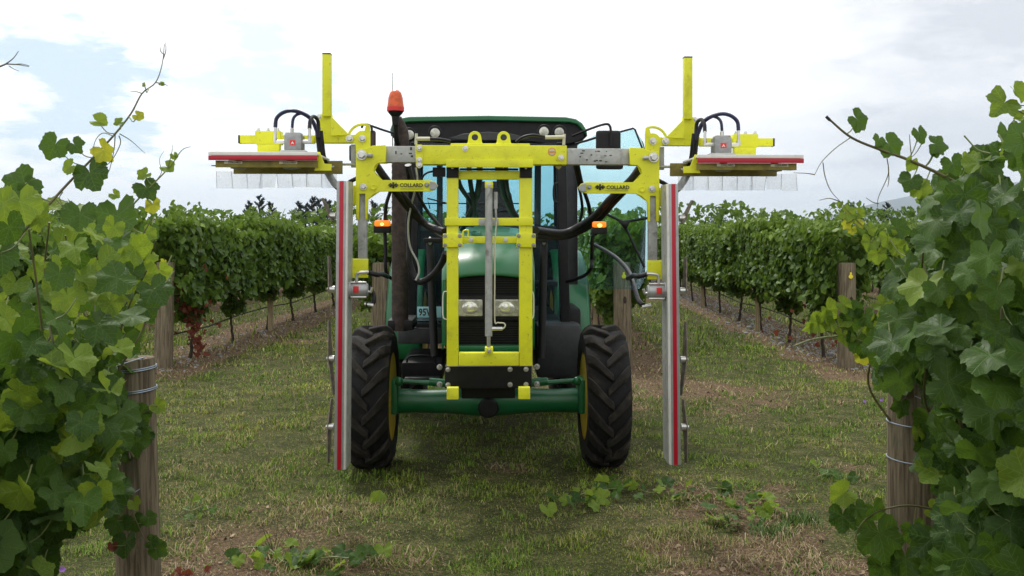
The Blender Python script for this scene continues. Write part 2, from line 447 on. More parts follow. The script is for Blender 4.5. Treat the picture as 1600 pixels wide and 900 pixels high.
class Frame:
    """A rigid frame facing the camera: photo pixels (px, py) seen at depth d become local metres."""
    def __init__(s, cx, d0, cyoff=0):
        s.cx, s.d0 = cx, d0
        s.yaw = math.atan((800 - cx) / F)
        s.root = Matrix.Rotation(s.yaw, 4, 'Z') @ Vector((0, d0, 0))
        s.off = (0, d0, 0)
    def p(s, px, py, d): return Vector(((px - s.cx) / F * d, d, H + (HZ - py) / F * d))
    def obj(s, name, mb, m, parent, bev=0.0, **kw):
        me = mb.mesh(name, m, s.off, bev, **kw)
        return link(name, me, parent)
    def bx(s, mb, x0, y0, x1, y1, d0, d1): return mb.box(s.p(x0, y0, d0), Vector((s.p(x1, y1, d0).x, d1, s.p(x1, y1, d0).z)))
    def tb(s, mb, pts, r, n=10, sm=6): return mb.tube([s.p(*q) for q in pts], r, n, sm=sm)
    def plate(s, name, outlines, d, thick, m, parent, bev=0.002):
        """flat plate cut from (px,py) outlines (first = outer, others = holes) at depth d, real thickness"""
        cu = bpy.data.curves.new(name, 'CURVE'); cu.dimensions = '2D'; cu.fill_mode = 'BOTH'
        cu.extrude = max(thick / 2 - bev, 0.0005); cu.bevel_depth = bev; cu.bevel_resolution = 1
        if bev: cu.offset = -bev
        for o in outlines:
            pts = [s.p(a, b, d) for a, b in o]
            sp = cu.splines.new('POLY'); sp.points.add(len(pts) - 1)
            for q, w in zip(sp.points, pts): q.co = (w.x, w.z, 0, 1)
            sp.use_cyclic_u = True
        to = bpy.data.objects.new(name, cu); COL.objects.link(to)
        bpy.context.view_layer.update()
        me = bpy.data.meshes.new_from_object(to.evaluated_get(bpy.context.evaluated_depsgraph_get()))
        bpy.data.objects.remove(to); bpy.data.curves.remove(cu)
        for v in me.vertices:
            x, z, e = v.co
            v.co = (x, d + thick / 2 - e - s.d0, z)
        me.flip_normals() if False else None
        bm = bmesh.new(); bm.from_mesh(me); bmesh.ops.remove_doubles(bm, verts=bm.verts, dist=1e-6); bmesh.ops.recalc_face_normals(bm, faces=bm.faces); bm.to_mesh(me); bm.free()
        me.name = name; me.materials.clear(); me.materials.append(m)
        return link(name, me, parent)
    def text(s, name, txt, px, py, d, h_px, m, parent, width_px=None, rot=0.0):
        cu = bpy.data.curves.new(name, 'FONT'); cu.body = txt; cu.align_x = 'CENTER'; cu.align_y = 'CENTER'
        cu.extrude = 0.0006; cu.resolution_u = 2; cu.size = 1
        cu.offset = 0.03
        to = bpy.data.objects.new(name, cu); COL.objects.link(to)
        bpy.context.view_layer.update()
        me = bpy.data.meshes.new_from_object(to.evaluated_get(bpy.context.evaluated_depsgraph_get()))
        bpy.data.objects.remove(to); bpy.data.curves.remove(cu)
        co = np.array([v.co[:] for v in me.vertices])
        lo, hi = co.min(0), co.max(0)
        sy = h_px / F * d / (hi[1] - lo[1]); sx = width_px / F * d / (hi[0] - lo[0]) if width_px else sy
        c = s.p(px, py, d); cr, sr = math.cos(rot), math.sin(rot)
        for v in me.vertices:
            x, y = (v.co.x - (lo[0] + hi[0]) / 2) * sx, (v.co.y - (lo[1] + hi[1]) / 2) * sy
            v.co = (c.x + x * cr - y * sr, d - s.d0 - 0.0012, c.z + x * sr + y * cr) if abs(v.co.z) < -1 else (c.x + x * cr - y * sr, d - s.d0 - 0.0008 - (0.0006 if v.co.z > 0 else -0.0006), c.z + x * sr + y * cr)
        me.name = name; me.materials.clear(); me.materials.append(m)
        return link(name, me, parent)

def circ(cx, cy, r, n=16, a0=0, a1=360):
    full = a1 - a0 == 360
    return [(cx + r * math.cos(math.radians(a0 + (a1 - a0) * i / (n if full else n - 1))), cy + r * math.sin(math.radians(a0 + (a1 - a0) * i / (n if full else n - 1)))) for i in range(n)]

# ================================================================== TRACTOR
def build_tractor():
    fr = Frame(763, 6.61)
    T = empty('tractor', fr.root, 'green farm tractor with a dark cab standing head-on between the vine rows', 'tractor', fr.yaw)
    O = fr.obj
    def boxpart(name, x0, y0, x1, y1, d0, d1, m, par=None, bev=0.006):
        mb = MB(); fr.bx(mb, x0, y0, x1, y1, d0, d1)
        return O(name, mb, m, par or T, bev)

    # ---- bonnet: lofted hood, open towards the front
    def hood_section(d, w, zt, zb, rs=0.10, n=7):
        pts = [(-w, zb), (-w * 1.0, (zb + zt) / 2)]
        for i in range(n):
            a = math.pi - (math.pi / 2) * i / (n - 1)
            pts.append((-w + rs + rs * math.cos(a), zt - rs * 0.8 + rs * 0.8 * math.sin(a)))
        full = pts + [(-w * 0.35, zt + 0.012), (0, zt + 0.017), (w * 0.35, zt + 0.012)] + [(-x, z) for x, z in reversed(pts)]
        return [Vector((x, d, z)) for x, z in full]
    def loft(sections, thick=0.0):
        mb = MB(); n = len(sections[0])
        mb.add([v for s_ in sections for v in s_], [(i * n + k, i * n + k + 1, (i + 1) * n + k + 1, (i + 1) * n + k) for i in range(len(sections) - 1) for k in range(n - 1)])
        return mb
    secs = [hood_section(5.99, 0.283, 1.325, 0.90, 0.07), hood_section(6.00, 0.289, 1.345, 0.88, 0.08), hood_section(6.04, 0.293, 1.40, 0.87, 0.09),
            hood_section(6.12, 0.296, 1.455, 0.86, 0.10), hood_section(6.25, 0.30, 1.50, 0.86, 0.11), hood_section(6.5, 0.305, 1.545, 0.86, 0.12),
            hood_section(6.9, 0.315, 1.60, 0.88, 0.13), hood_section(7.4, 0.325, 1.645, 0.9, 0.14)]
    hood = O('bonnet', loft(secs), M['green'], T)
    md = hood.modifiers.new('shell', 'SOLIDIFY'); md.thickness = 0.008; md.offset = -1
    mb = MB(); fr.bx(mb, 700, 540, 826, 549, 5.985, 6.06); O('bonnet_lip', mb, M['green'], hood, 0.008)
    for x0, x1 in ((691.5, 697), (829, 834.5)):
        mb = MB(); fr.bx(mb, x0, 436, x1, 540, 5.985, 6.1); O('bonnet_edge', mb, M['green'], hood, 0.006)
    g = MB(); g.box((-0.272, 6.06, 0.88), (0.272, 6.12, 1.36))
    grille = O('grille', g, M['black'], T, 0.003)
    sl = MB()
    for i in range(30):
        z = 0.90 + i * 0.0148
        if 1.08 < z < 1.19: continue
        sl.box((-0.262, 6.045, z), (0.262, 6.062, z + 0.006))
    tag(O('grille_louvres', sl, M['plastic'], grille), kind='stuff')
    mb = MB(); fr.bx(mb, 712, 462, 817, 500, 6.01, 6.07); bz = O('headlight_bezel', mb, M['plastic'], T, 0.008)
    for x0, x1 in ((715, 754), (772, 811)):
        mb = MB(); fr.bx(mb, x0, 468, x1, 494.5, 5.993, 6.02); hl = O('headlight', mb, M['lamp'], bz, 0.010, seg=3)
        mb = MB(); c_ = fr.p((x0 + x1) / 2, 481, 5.993); mb.ball(c_, 0.052, 0.012, 0.040, 20, 10); O('reflector', mb, M['reflector'], hl)
        for k_ in range(9):
            mb = MB(); xx = x0 + 4 + (x1 - x0 - 8) * k_ / 8; fr.bx(mb, xx - 0.5, 470, xx + 0.5, 492.5, 5.989, 5.994); O('lens_rib', mb, M['lamp'], hl)
    for sx in (-1, 1):   # chrome trims beside the grille
        mb = MB()
        x = 763 + sx * 70
        mb.tube([fr.p(x - sx * 6, 455, 5.98), fr.p(x, 458, 5.98), fr.p(x + sx * 1, 480, 5.98), fr.p(x, 496, 5.98), fr.p(x - sx * 6, 499, 5.98)], 0.004, 6, sm=4)
        O('trim', mb, M['white'], T)

    # ---- chassis, axle, steering
    mb = MB(); mb.box((-0.17, 6.15, 0.66), (0.17, 7.0, 0.86)); mb.box((-0.17, 7.003, 0.42), (0.17, 7.497, 0.86)); mb.box((-0.25, 7.5, 0.5), (0.25, 9.0, 1.0)); O('chassis', mb, M['black'], T, 0.02)
    mb = MB()
    mb.add([], [])
    prof = []
    for x, r in ((-0.66, 0.075), (-0.60, 0.085), (-0.45, 0.078), (-0.25, 0.085), (-0.12, 0.10), (0, 0.105), (0.12, 0.10), (0.25, 0.085), (0.45, 0.078), (0.60, 0.085), (0.66, 0.075)):
        prof.append((x + 0.66, r))
    mb.lathe((-0.66, 6.61, 0.45), (1, 0, 0), prof, 20)
    O('front_axle', mb, M['green'], T)
    mb = MB(); mb.lathe((0, 6.47, 0.42), (0, 1, 0), [(0, 0.03), (0.0, 0.06), (0.06, 0.075), (0.25, 0.075)], 24); mb.box((-0.10, 6.58, 0.50), (0.10, 6.75, 0.72)); O('axle_pivot', mb, M['black'], T, 0.006)
    for s in (-1, 1):
        mb = MB(); mb.tube([(s * 0.60, 6.50, 0.605), (s * 0.30, 6.50, 0.585)], [0.016, 0.016], 10)
        mb.tube([(s * 0.40, 6.50, 0.60), (s * 0.21, 6.50, 0.58)], 0.028, 12)
        mb.ball((s * 0.60, 6.5, 0.6), 0.03, 0.03, 0.03)
        O('tie_rod', mb, M['green'], T)
        mb = MB(); mb.box((s * 0.61, 6.50, 0.37), (s * 0.668, 6.72, 0.61)); O('steering_knuckle', mb, M['green'], T, 0.03)
        for yb_ in (573, 600):
            mb = MB(); mb.bolt(fr.p(763 + s * 76, yb_, 6.2), 0.014, 0.03); O('bolt', mb, M['steel'], T)

    # ---- wheels
    def wheel(x, y, R, W, nl, lug_h, rimr, fside):
        c = Vector((x, y, R))
        root_me = MB()
        hw = W / 2
        pr = [(-hw, rimr), (-hw * 1.06, rimr + (R - rimr) * 0.35), (-hw * 1.04, rimr + (R - rimr) * 0.65), (-hw * 0.92, R - lug_h - 0.02), (-hw * 0.6, R - lug_h), (0, R - lug_h + 0.004),
              (hw * 0.6, R - lug_h), (hw * 0.92, R - lug_h - 0.02), (hw * 1.04, rimr + (R - rimr) * 0.65), (hw * 1.06, rimr + (R - rimr) * 0.35), (hw, rimr)]
        n = 60
        vs = [c + Vector((dx, -r * math.cos(2 * math.pi * k / n), r * math.sin(2 * math.pi * k / n))) for dx, r in pr for k in range(n)]
        L = len(pr)
        fs = [(i * n + k, i * n + (k + 1) % n, (i + 1) * n + (k + 1) % n, (i + 1) * n + k) for i in range(L - 1) for k in range(n)]
        fs += [((L - 1) * n + k, (L - 1) * n + (k + 1) % n, (k + 1) % n, k) for k in range(n)]
        root_me.add(vs, fs)
        tyre = O('wheel', root_me, M['rubber'], T)
        lg = MB()
        for side in (-1, 1):
            for i in range(nl):
                ph0 = 2 * math.pi * (i + (0.5 if side > 0 else 0)) / nl
                ring = []
                steps = 6
                for j in range(steps + 1):
                    t = j / steps
                    xx = side * (-0.02 + (hw * 1.05 + 0.02) * t)
                    ph = ph0 + 0.36 * (t ** 1.1)
                    rr = R - (0.0 if t < 0.75 else (t - 0.75) * 0.22 * (R / 0.5))
                    rb = R - lug_h - 0.03 - (0.0 if t < 0.8 else (t - 0.8) * 0.25)
                    wd = (0.025 + 0.018 * t) / R * (R / 0.5) ** 0.5
                    for (r_, dp) in ((rb, -wd * 1.5), (rr, -wd), (rr, wd), (rb, wd * 1.5)):
                        ring.append(c + Vector((xx, -r_ * math.cos(ph + dp), r_ * math.sin(ph + dp))))
                fs = [(j * 4 + k, j * 4 + (k + 1) % 4, (j + 1) * 4 + (k + 1) % 4, (j + 1) * 4 + k) for j in range(steps) for k in range(4)]
                fs += [(3, 2, 1, 0), (steps * 4, steps * 4 + 1, steps * 4 + 2, steps * 4 + 3)]
                lg.add(ring, fs)
        O('tread_lugs', lg, M['lug'], tyre, 0.005, seg=1)
        rm = MB()
        rm.lathe(c - Vector((fside * hw * 0.98, 0, 0)), (fside, 0, 0), [(0, rimr + 0.012), (0.0, rimr - 0.02), (0.05, rimr - 0.04), (W * 0.45, rimr - 0.06), (W * 0.5, 0.09), (W * 0.55, 0.06), (W * 0.9, 0.05)], 40)
        rm.lathe(c + Vector((fside * hw * 0.98, 0, 0)), (-fside, 0, 0), [(0, rimr + 0.012), (0.0, rimr - 0.02), (0.05, rimr - 0.04), (W * 0.4, rimr - 0.06), (W * 0.42, 0.02)], 40)
        O('rim', rm, M['rim'], tyre)
    X = 0.79
    for s in (-1, 1):
        wheel(s * X, 6.61, 0.485, 0.272, 16, 0.035, 0.30, s)
        wheel(s * 0.73, 8.85, 0.68, 0.30, 18, 0.04, 0.40, s)
    # ---- rear fenders: curved green shells over the rear wheels
    for s in (-1, 1):
        mb = MB(); sec = []
        xi, xo = s * 0.56, s * 0.865
        for i in range(13):
            a = math.radians(-12 + 130 * i / 12)
            r = 0.76
            y, z = 8.85 - r * math.cos(a), 0.70 + r * math.sin(a)
            sec += [Vector((xi, y, z - 0.02)), Vector((xi + s * 0.03, y, z)), Vector((xo - s * 0.07, y, z)), Vector((xo - s * 0.02, y + 0.0, z - 0.02)), Vector((xo, y, z - 0.07))]
        mb.add(sec, [(i * 5 + k, i * 5 + k + 1, (i + 1) * 5 + k + 1, (i + 1) * 5 + k) for i in range(12) for k in range(4)])
        # apron panel facing forward
        o = O('rear_fender', mb, M['green'], T)
        md = o.modifiers.new('shell', 'SOLIDIFY'); md.thickness = 0.01
    # ---- side tanks, steps, battery box
    boxpart('fuel_tank', 838, 507, 909, 592, 7.25, 8.1, M['greyplas'], bev=0.04)
    boxpart('tank_shoulder', 884, 482, 908, 524, 7.5, 8.1, M['plastic'], bev=0.03)
    boxpart('battery_box', 628, 566, 690, 600, 7.2, 8.1, M['plastic'], bev=0.012)
    boxpart('step', 622, 514, 690, 537, 7.45, 8.0, M['greyplas'], bev=0.01)
    boxpart('step', 632, 590, 688, 600, 7.1, 7.5, M['greyplas'], bev=0.008)
    mb = MB(); fr.tb(mb, [(636, 566, 7.18), (641, 556, 7.18), (676, 556, 7.18), (680, 568, 7.18)], 0.008, 8, 2); O('box_handle', mb, M['black'], T)
    # ---- front weight bracket where the trimmer hangs, side struts
    mb = MB(); fr.bx(mb, 695, 572, 831, 607, 5.56, 5.72); mb.box((-0.16, 5.7, 0.62), (0.16, 6.3, 0.82)); bk = O('front_bracket', mb, M['black'], T, 0.008)
    for x in (700, 797, 826):
        for y in (577, 601):
            mb = MB(); mb.bolt(fr.p(x - (4 if x > 800 else 0), y, 5.56), 0.011, 0.014); O('bolt', mb, M['steel'], bk)
    for (a, b) in (((672, 380), (679, 556)), ((850, 380), (846, 560))):
        mb = MB(); mb.tube([fr.p(a[0], a[1], 6.35), fr.p(b[0], b[1], 6.25)], 0.026, 12); mb.tube([fr.p(a[0], a[1] - 8, 6.35), fr.p(a[0], a[1] + 4, 6.35)], 0.016, 12)
        so = O('side_strut', mb, M['black'], T)
        mb = MB(); mb.ball(fr.p(a[0], a[1] - 3, 6.33), 0.013, 0.013, 0.03); O('ball_joint', mb, M['steel'], so)
    boxpart('side_arm', 662, 372, 694, 379, 6.3, 6.36, M['black'])
    boxpart('side_arm', 833, 372, 856, 379, 6.3, 6.36, M['black'])

    # ---- cab
    boxpart('cab_floor', 650, 500, 878, 530, 7.6, 9.2, M['plastic'], bev=0.02)
    D1, D2, D3 = 7.45, 8.25, 9.1
    def pillar(xt, yt, xb, yb, d, w, dep, m=M['plastic']):
        mb = MB(); a, b = fr.p(xt, yt, d), fr.p(xb, yb, d)
        wv = Vector((w / F * d / 2, 0, 0)); dv = Vector((0, dep, 0))
        vs = [b - wv, b + wv, b + wv + dv, b - wv + dv, a - wv, a + wv, a + wv + dv, a - wv + dv]
        mb.add(vs, [(3, 2, 1, 0), (4, 5, 6, 7), (0, 1, 5, 4), (1, 2, 6, 5), (2, 3, 7, 6), (3, 0, 4, 7)])
        return O('cab_pillar', mb, m, T, 0.012)
    pillar(877, 222, 884, 512, D1, 15, 0.12); pillar(649, 222, 642, 512, D1, 15, 0.12)
    pillar(894, 222, 895, 498, D2, 17, 0.10, M['greyplas']); pillar(632, 222, 631, 498, D2, 17, 0.10)
    pillar(841, 222, 839, 512, D3, 10, 0.08, M['greyplas']); pillar(687, 222, 687, 512, D3, 9, 0.08, M['greyplas'])
    pillar(869, 222, 872, 512, D3, 8, 0.08); pillar(657, 222, 655, 512, D3, 8, 0.08)
    boxpart('windscreen_rail', 650, 505, 878, 512, D1, D1 + 0.06, M['plastic'])
    boxpart('rear_window_rail', 655, 353, 872, 361, D3, D3 + 0.06, M['greyplas'])
    boxpart('rear_bulkhead', 655, 361, 872, 512, D3, D3 + 0.05, M['plastic'])
    mb = MB(); mb.add([fr.p(654, 224, D1 + .05), fr.p(872, 224, D1 + .05), fr.p(880, 508, D1 + .05), fr.p(646, 508, D1 + .05)], [(0, 1, 2, 3)])
    o = O('windscreen', mb, M['glass'], T); md = o.modifiers.new('t', 'SOLIDIFY'); md.thickness = 0.005
    mb = MB(); mb.add([fr.p(658, 224, D3 + .03), fr.p(870, 224, D3 + .03), fr.p(870, 356, D3 + .03), fr.p(658, 356, D3 + .03)], [(0, 1, 2, 3)])
    o = O('rear_window', mb, M['glass'], T); md = o.modifiers.new('t', 'SOLIDIFY'); md.thickness = 0.005
    # door handle rail inside right pillar
    mb = MB(); fr.tb(mb, [(872, 286, 7.4), (866, 290, 7.4), (866, 312, 7.4), (872, 317, 7.4)], 0.009, 8, 3); O('grab_handle', mb, M['black'], T)
    # roof
    rf = fr.plate('roof', [[(610, 203), (614, 192), (624, 185.5), (640, 182.5), (763, 180.5), (884, 182.5), (900, 185.5), (910, 192), (917, 203), (918, 212), (912, 205), (902, 194), (890, 191), (763, 188.5), (640, 191), (626, 193), (616, 204), (611, 212)]], 8.15, 1.7, M['green'], T, 0.01)
    fa = fr.plate('roof_fascia', [[(612, 206), (620, 194), (640, 189.5), (763, 187.5), (890, 189.5), (904, 195), (915, 207), (915, 214), (904, 222), (884, 226), (860, 226), (830, 222), (800, 220.5), (730, 220.5), (700, 222), (668, 226), (640, 226), (622, 222), (613, 214)]], 8.19, 1.66, M['plastic'], T, 0.012)
    cwl = fr.plate('roof_vent', [[(700, 216), (725, 209), (763, 206), (800, 209), (828, 216), (800, 219), (730, 219)]], 7.36, 0.03, M['greyplas'], fa, 0.003)
    for x, y in ((640, 211), (680, 208), (850, 205.5), (874, 206.5)):
        mb = MB(); mb.lathe(fr.p(x, y, 7.38), (0, -1, 0), [(0, 0.052), (0.05, 0.052), (0.055, 0.047), (0.052, 0.043)], 24)
        w = O('work_light', mb, M['black'], T)
        mb = MB(); mb.lathe(fr.p(x, y, 7.332), (0, -1, 0), [(0, 0.043), (0.004, 0.036), (0.006, 0.015)], 24); O('lens', mb, M['lamp'], w)
    # interior: dashboard, steering wheel, seat
    boxpart('dashboard', 712, 352, 812, 420, 7.62, 7.9, M['plastic'], bev=0.03)
    c = fr.p(765, 335, 8.0); mb = MB()
    rot = Euler((math.radians(-58), 0, 0)).to_matrix()
    ring = [c + rot @ Vector((0.19 * math.cos(a), 0, 0.19 * math.sin(a))) for a in [2 * math.pi * i / 28 for i in range(29)]]
    mb.tube(ring, 0.014, 8, cap=False); mb.tube([c, c + Vector((0, -0.18, -0.3))], 0.03, 8)
    for a in (0.5, 2.6, 4.7): mb.tube([c, c + rot @ Vector((0.19 * math.cos(a), 0, 0.19 * math.sin(a)))], 0.01, 6)
    O('steering_wheel', mb, M['black'], T)
    mb = MB(); fr.bx(mb, 728, 300, 800, 420, 8.6, 8.72); fr.bx(mb, 745, 283, 783, 302, 8.62, 8.7); fr.bx(mb, 724, 408, 804, 440, 8.2, 8.7); O('driver_seat', mb, M['black'], T, 0.035)
    # lower right window divider + reflection panel
    boxpart('side_console', 838, 440, 872, 448, 8.0, 8.3, M['plastic'])
    # wiper
    mb = MB(); mb.tube([fr.p(655, 318, 7.40), fr.p(820, 318, 7.40)], 0.005, 6); mb.tube([fr.p(700, 318, 7.39), fr.p(668, 310, 7.39), fr.p(672, 326, 7.39)], 0.006, 6); O('wiper', mb, M['black'], T)

    # ---- exhaust stack, beacon, antenna
    mb = MB(); prof = []
    z0, z1 = H + (HZ - 516) / F * 6.9, H + (HZ - 255) / F * 6.9
    n = 56
    for i in range(n + 1):
        prof.append(((z1 - z0) * i / n, 0.058 + 0.0028 * (i % 2)))
    b = fr.p(625.5, 516, 6.9); mb.lathe(b, (0, 0, 1), prof, 20)
    st = O('exhaust_stack', mb, M['stack'], T, smooth=True)
    mb = MB(); mb.tube([fr.p(626, 257, 6.9), fr.p(628, 225, 6.9), fr.p(627, 205, 6.9), fr.p(620, 185, 6.88)], [0.055, 0.054, 0.05, 0.036], 18, sm=5); O('stack_elbow', mb, M['stack'], st)
    mb = MB(); fr.bx(mb, 606, 500, 645, 516, 6.85, 7.3); O('stack_mount', mb, M['black'], st, 0.01)
    mb = MB(); mb.lathe(fr.p(618.5, 196, 6.75), (0, 0, 1), [(0, 0.022), (0.06, 0.028), (0.085, 0.05), (0.10, 0.056)], 20)
    mb.tube([fr.p(619, 196, 6.75), fr.p(622, 226, 6.85), fr.p(640, 232, 7.35)], 0.018, 10, sm=4)
    bs = O('beacon_stalk', mb, M['black'], T)
    zb = fr.p(618.5, 173.5, 6.75)
    mb = MB(); mb.lathe(zb, (0, 0, 1), [(0, 0.057), (0.02, 0.059), (0.035, 0.057), (0.09, 0.051), (0.125, 0.040), (0.142, 0.022), (0.146, 0.004)], 24)
    O('beacon_lamp', mb, M['orange'], bs)
    mb = MB(); mb.lathe(zb + Vector((0, 0, -0.004)), (0, 0, 1), [(0, 0.058), (0.0, 0.0605), (0.028, 0.0605), (0.028, 0.055)], 24); O('beacon_collar', mb, M['redleafp'] if 'redleafp' in M else M['redink'], bs)
    mb = MB(); mb.tube([fr.p(614, 240, 7.3), fr.p(613.5, 114, 7.3)], [0.004, 0.002], 6); O('antenna', mb, M['greyplas'], T)

    # ---- number plate
    pl = boxpart('number_plate', 652, 479, 690, 496, 7.35, 7.36, M['plate'], bev=0.002)
    fr.text('lettering', '95W', 667, 487.5, 7.35, 12, M['ink'], pl, 25)
    # ---- indicator lamps on tubes
    def indicator(x0, y0, x1, y1, d, tubes):
        cx = (x0 + x1) / 2
        mb = MB(); fr.bx(mb, x0 - 1.5, (y0 + y1) / 2 + 1, x1 + 1.5, y1 + 5, d, d + 0.06)
        bd = O('indicator', mb, M['plastic'], T, 0.008)
        mb = MB(); fr.bx(mb, x0, y0, x1, (y0 + y1) / 2 + 2, d - 0.01, d + 0.05); O('orange_lens', mb, M['orangelit'], bd, 0.012, seg=3)
        mb = MB(); mb.ball(fr.p(cx, (y0 * .6 + y1 * .4), d - 0.006), 0.017, 0.008, 0.012); O('bulb', mb, M['hot'], bd)
        for tb in tubes:
            mb = MB(); fr.tb(mb, tb, 0.013, 10, 5); O('lamp_tube', mb, M['black'], T)
    indicator(585.5, 344.5, 609.5, 359, 6.95, [[(612, 295, 6.95), (604, 320, 6.97), (602, 345, 7.0)], [(602, 362, 7.0), (603, 395, 7.0), (603, 420, 7.0), (607, 431, 7.05), (618, 437, 7.2), (640, 440, 7.5)]])
    indicator(927, 346, 948, 361, 5.6, [[(932, 364, 5.65), (926, 372, 6.6), (925, 400, 7.0), (924, 418, 7.0), (916, 429, 7.1), (900, 436, 7.3), (886, 440, 7.45)], [(925, 366, 7.0), (928, 345, 7.1), (936, 335, 7.3), (942, 338, 7.4)]])
    # ---- mirrors
    mb = MB(); fr.bx(mb, 932, 203, 971, 264, 7.0, 7.05); mr = O('mirror', mb, M['plastic'], T, 0.03, seg=4)
    mb = MB(); fr.bx(mb, 939, 250, 975, 264, 6.98, 7.04); O('mirror_lower', mb, M['plastic'], mr, 0.02)
    for a in ([(895, 212, 7.4), (925, 200, 7.2), (946, 193.5, 7.0), (953, 196, 6.98), (955, 206, 6.98), (955, 226, 6.98)], [(900, 224, 7.4), (918, 219, 7.2), (934, 214, 7.05)]):
        mb = MB(); fr.tb(mb, a, 0.009, 8, 3); O('mirror_arm', mb, M['black'], mr)
    mb = MB(); fr.bx(mb, 578, 204, 587, 238, 6.9, 6.95); ml = O('mirror', mb, M['mirror'], T, 0.018, seg=4)
    mb = MB(); fr.tb(mb, [(580, 197, 6.9), (610, 207, 7.1), (640, 214, 7.4)], 0.008, 8, 3); fr.tb(mb, [(566, 200, 6.95), (569, 195, 6.93), (580, 197, 6.9), (582, 207, 6.9)], 0.008, 8, 3); O('mirror_arm', mb, M['black'], ml)
    mb = MB(); fr.bx(mb, 546, 227, 557, 252, 7.3, 7.33); ml2 = O('mirror', mb, M['greyplas'], T, 0.014)
    # ---- open right door: tinted pane in a thin black tube frame
    fdp = 8.15
    do = [(902, 226), (940, 206), (975, 204), (992, 200), (1006, 222), (1016, 262), (1016, 420), (1000, 452), (930, 452), (905, 440)]
    pane = MB()
    pv = [fr.p(x, y, fdp + (x - 902) * -0.0016) for x, y in do]
    pane.add(pv, [tuple(range(len(pv)))])
    dr = O('cab_door', pane, M['door'], T); md = dr.modifiers.new('t', 'SOLIDIFY'); md.thickness = 0.005
    def dtb(pts, r=0.010):
        mb = MB(); mb.tube([fr.p(x, y, fdp + (x - 902) * -0.0016 - 0.02) for x, y in pts], r, 8); O('door_frame', mb, M['black'], dr)
    dtb([(968, 206), (990, 200), (993, 202), (1016, 262)], 0.008); dtb([(945, 333), (974, 347), (1016, 340)], 0.011); dtb([(974, 347), (1008, 418)], 0.011)
    dtb([(918, 331), (945, 333)], 0.010)
    tri = MB(); tv = [fr.p(x, y, fdp - 0.17) for x, y in ((966, 345), (986, 345), (978, 360))]
    tri.add(tv, [(0, 1, 2)]); o = O('door_gusset', tri, M['black'], dr); md = o.modifiers.new('t', 'SOLIDIFY'); md.thickness = 0.01
    # ---- hoses of the tractor itself, inside the tower
    for pts, r in (([(750, 245, 6.0), (748, 290, 6.2), (740, 320, 6.6), (722, 360, 7.2)], 0.02), ([(732, 245, 6.0), (735, 285, 6.2), (742, 330, 6.6), (738, 352, 7.0)], 0.016), ([(712, 250, 6.0), (718, 288, 6.2), (733, 312, 6.5), (746, 340, 6.9)], 0.016),
                   ([(778, 240, 5.7), (780, 262, 5.8), (786, 300, 6.2), (800, 330, 6.6), (815, 350, 7.0)], 0.026), ([(790, 245, 5.8), (792, 290, 6.0), (798, 315, 6.4), (806, 345, 6.8)], 0.014)):
        mb = MB(); fr.tb(mb, pts, r, 10, 6); O('hose', mb, M['hose'], T)
    return fr, T

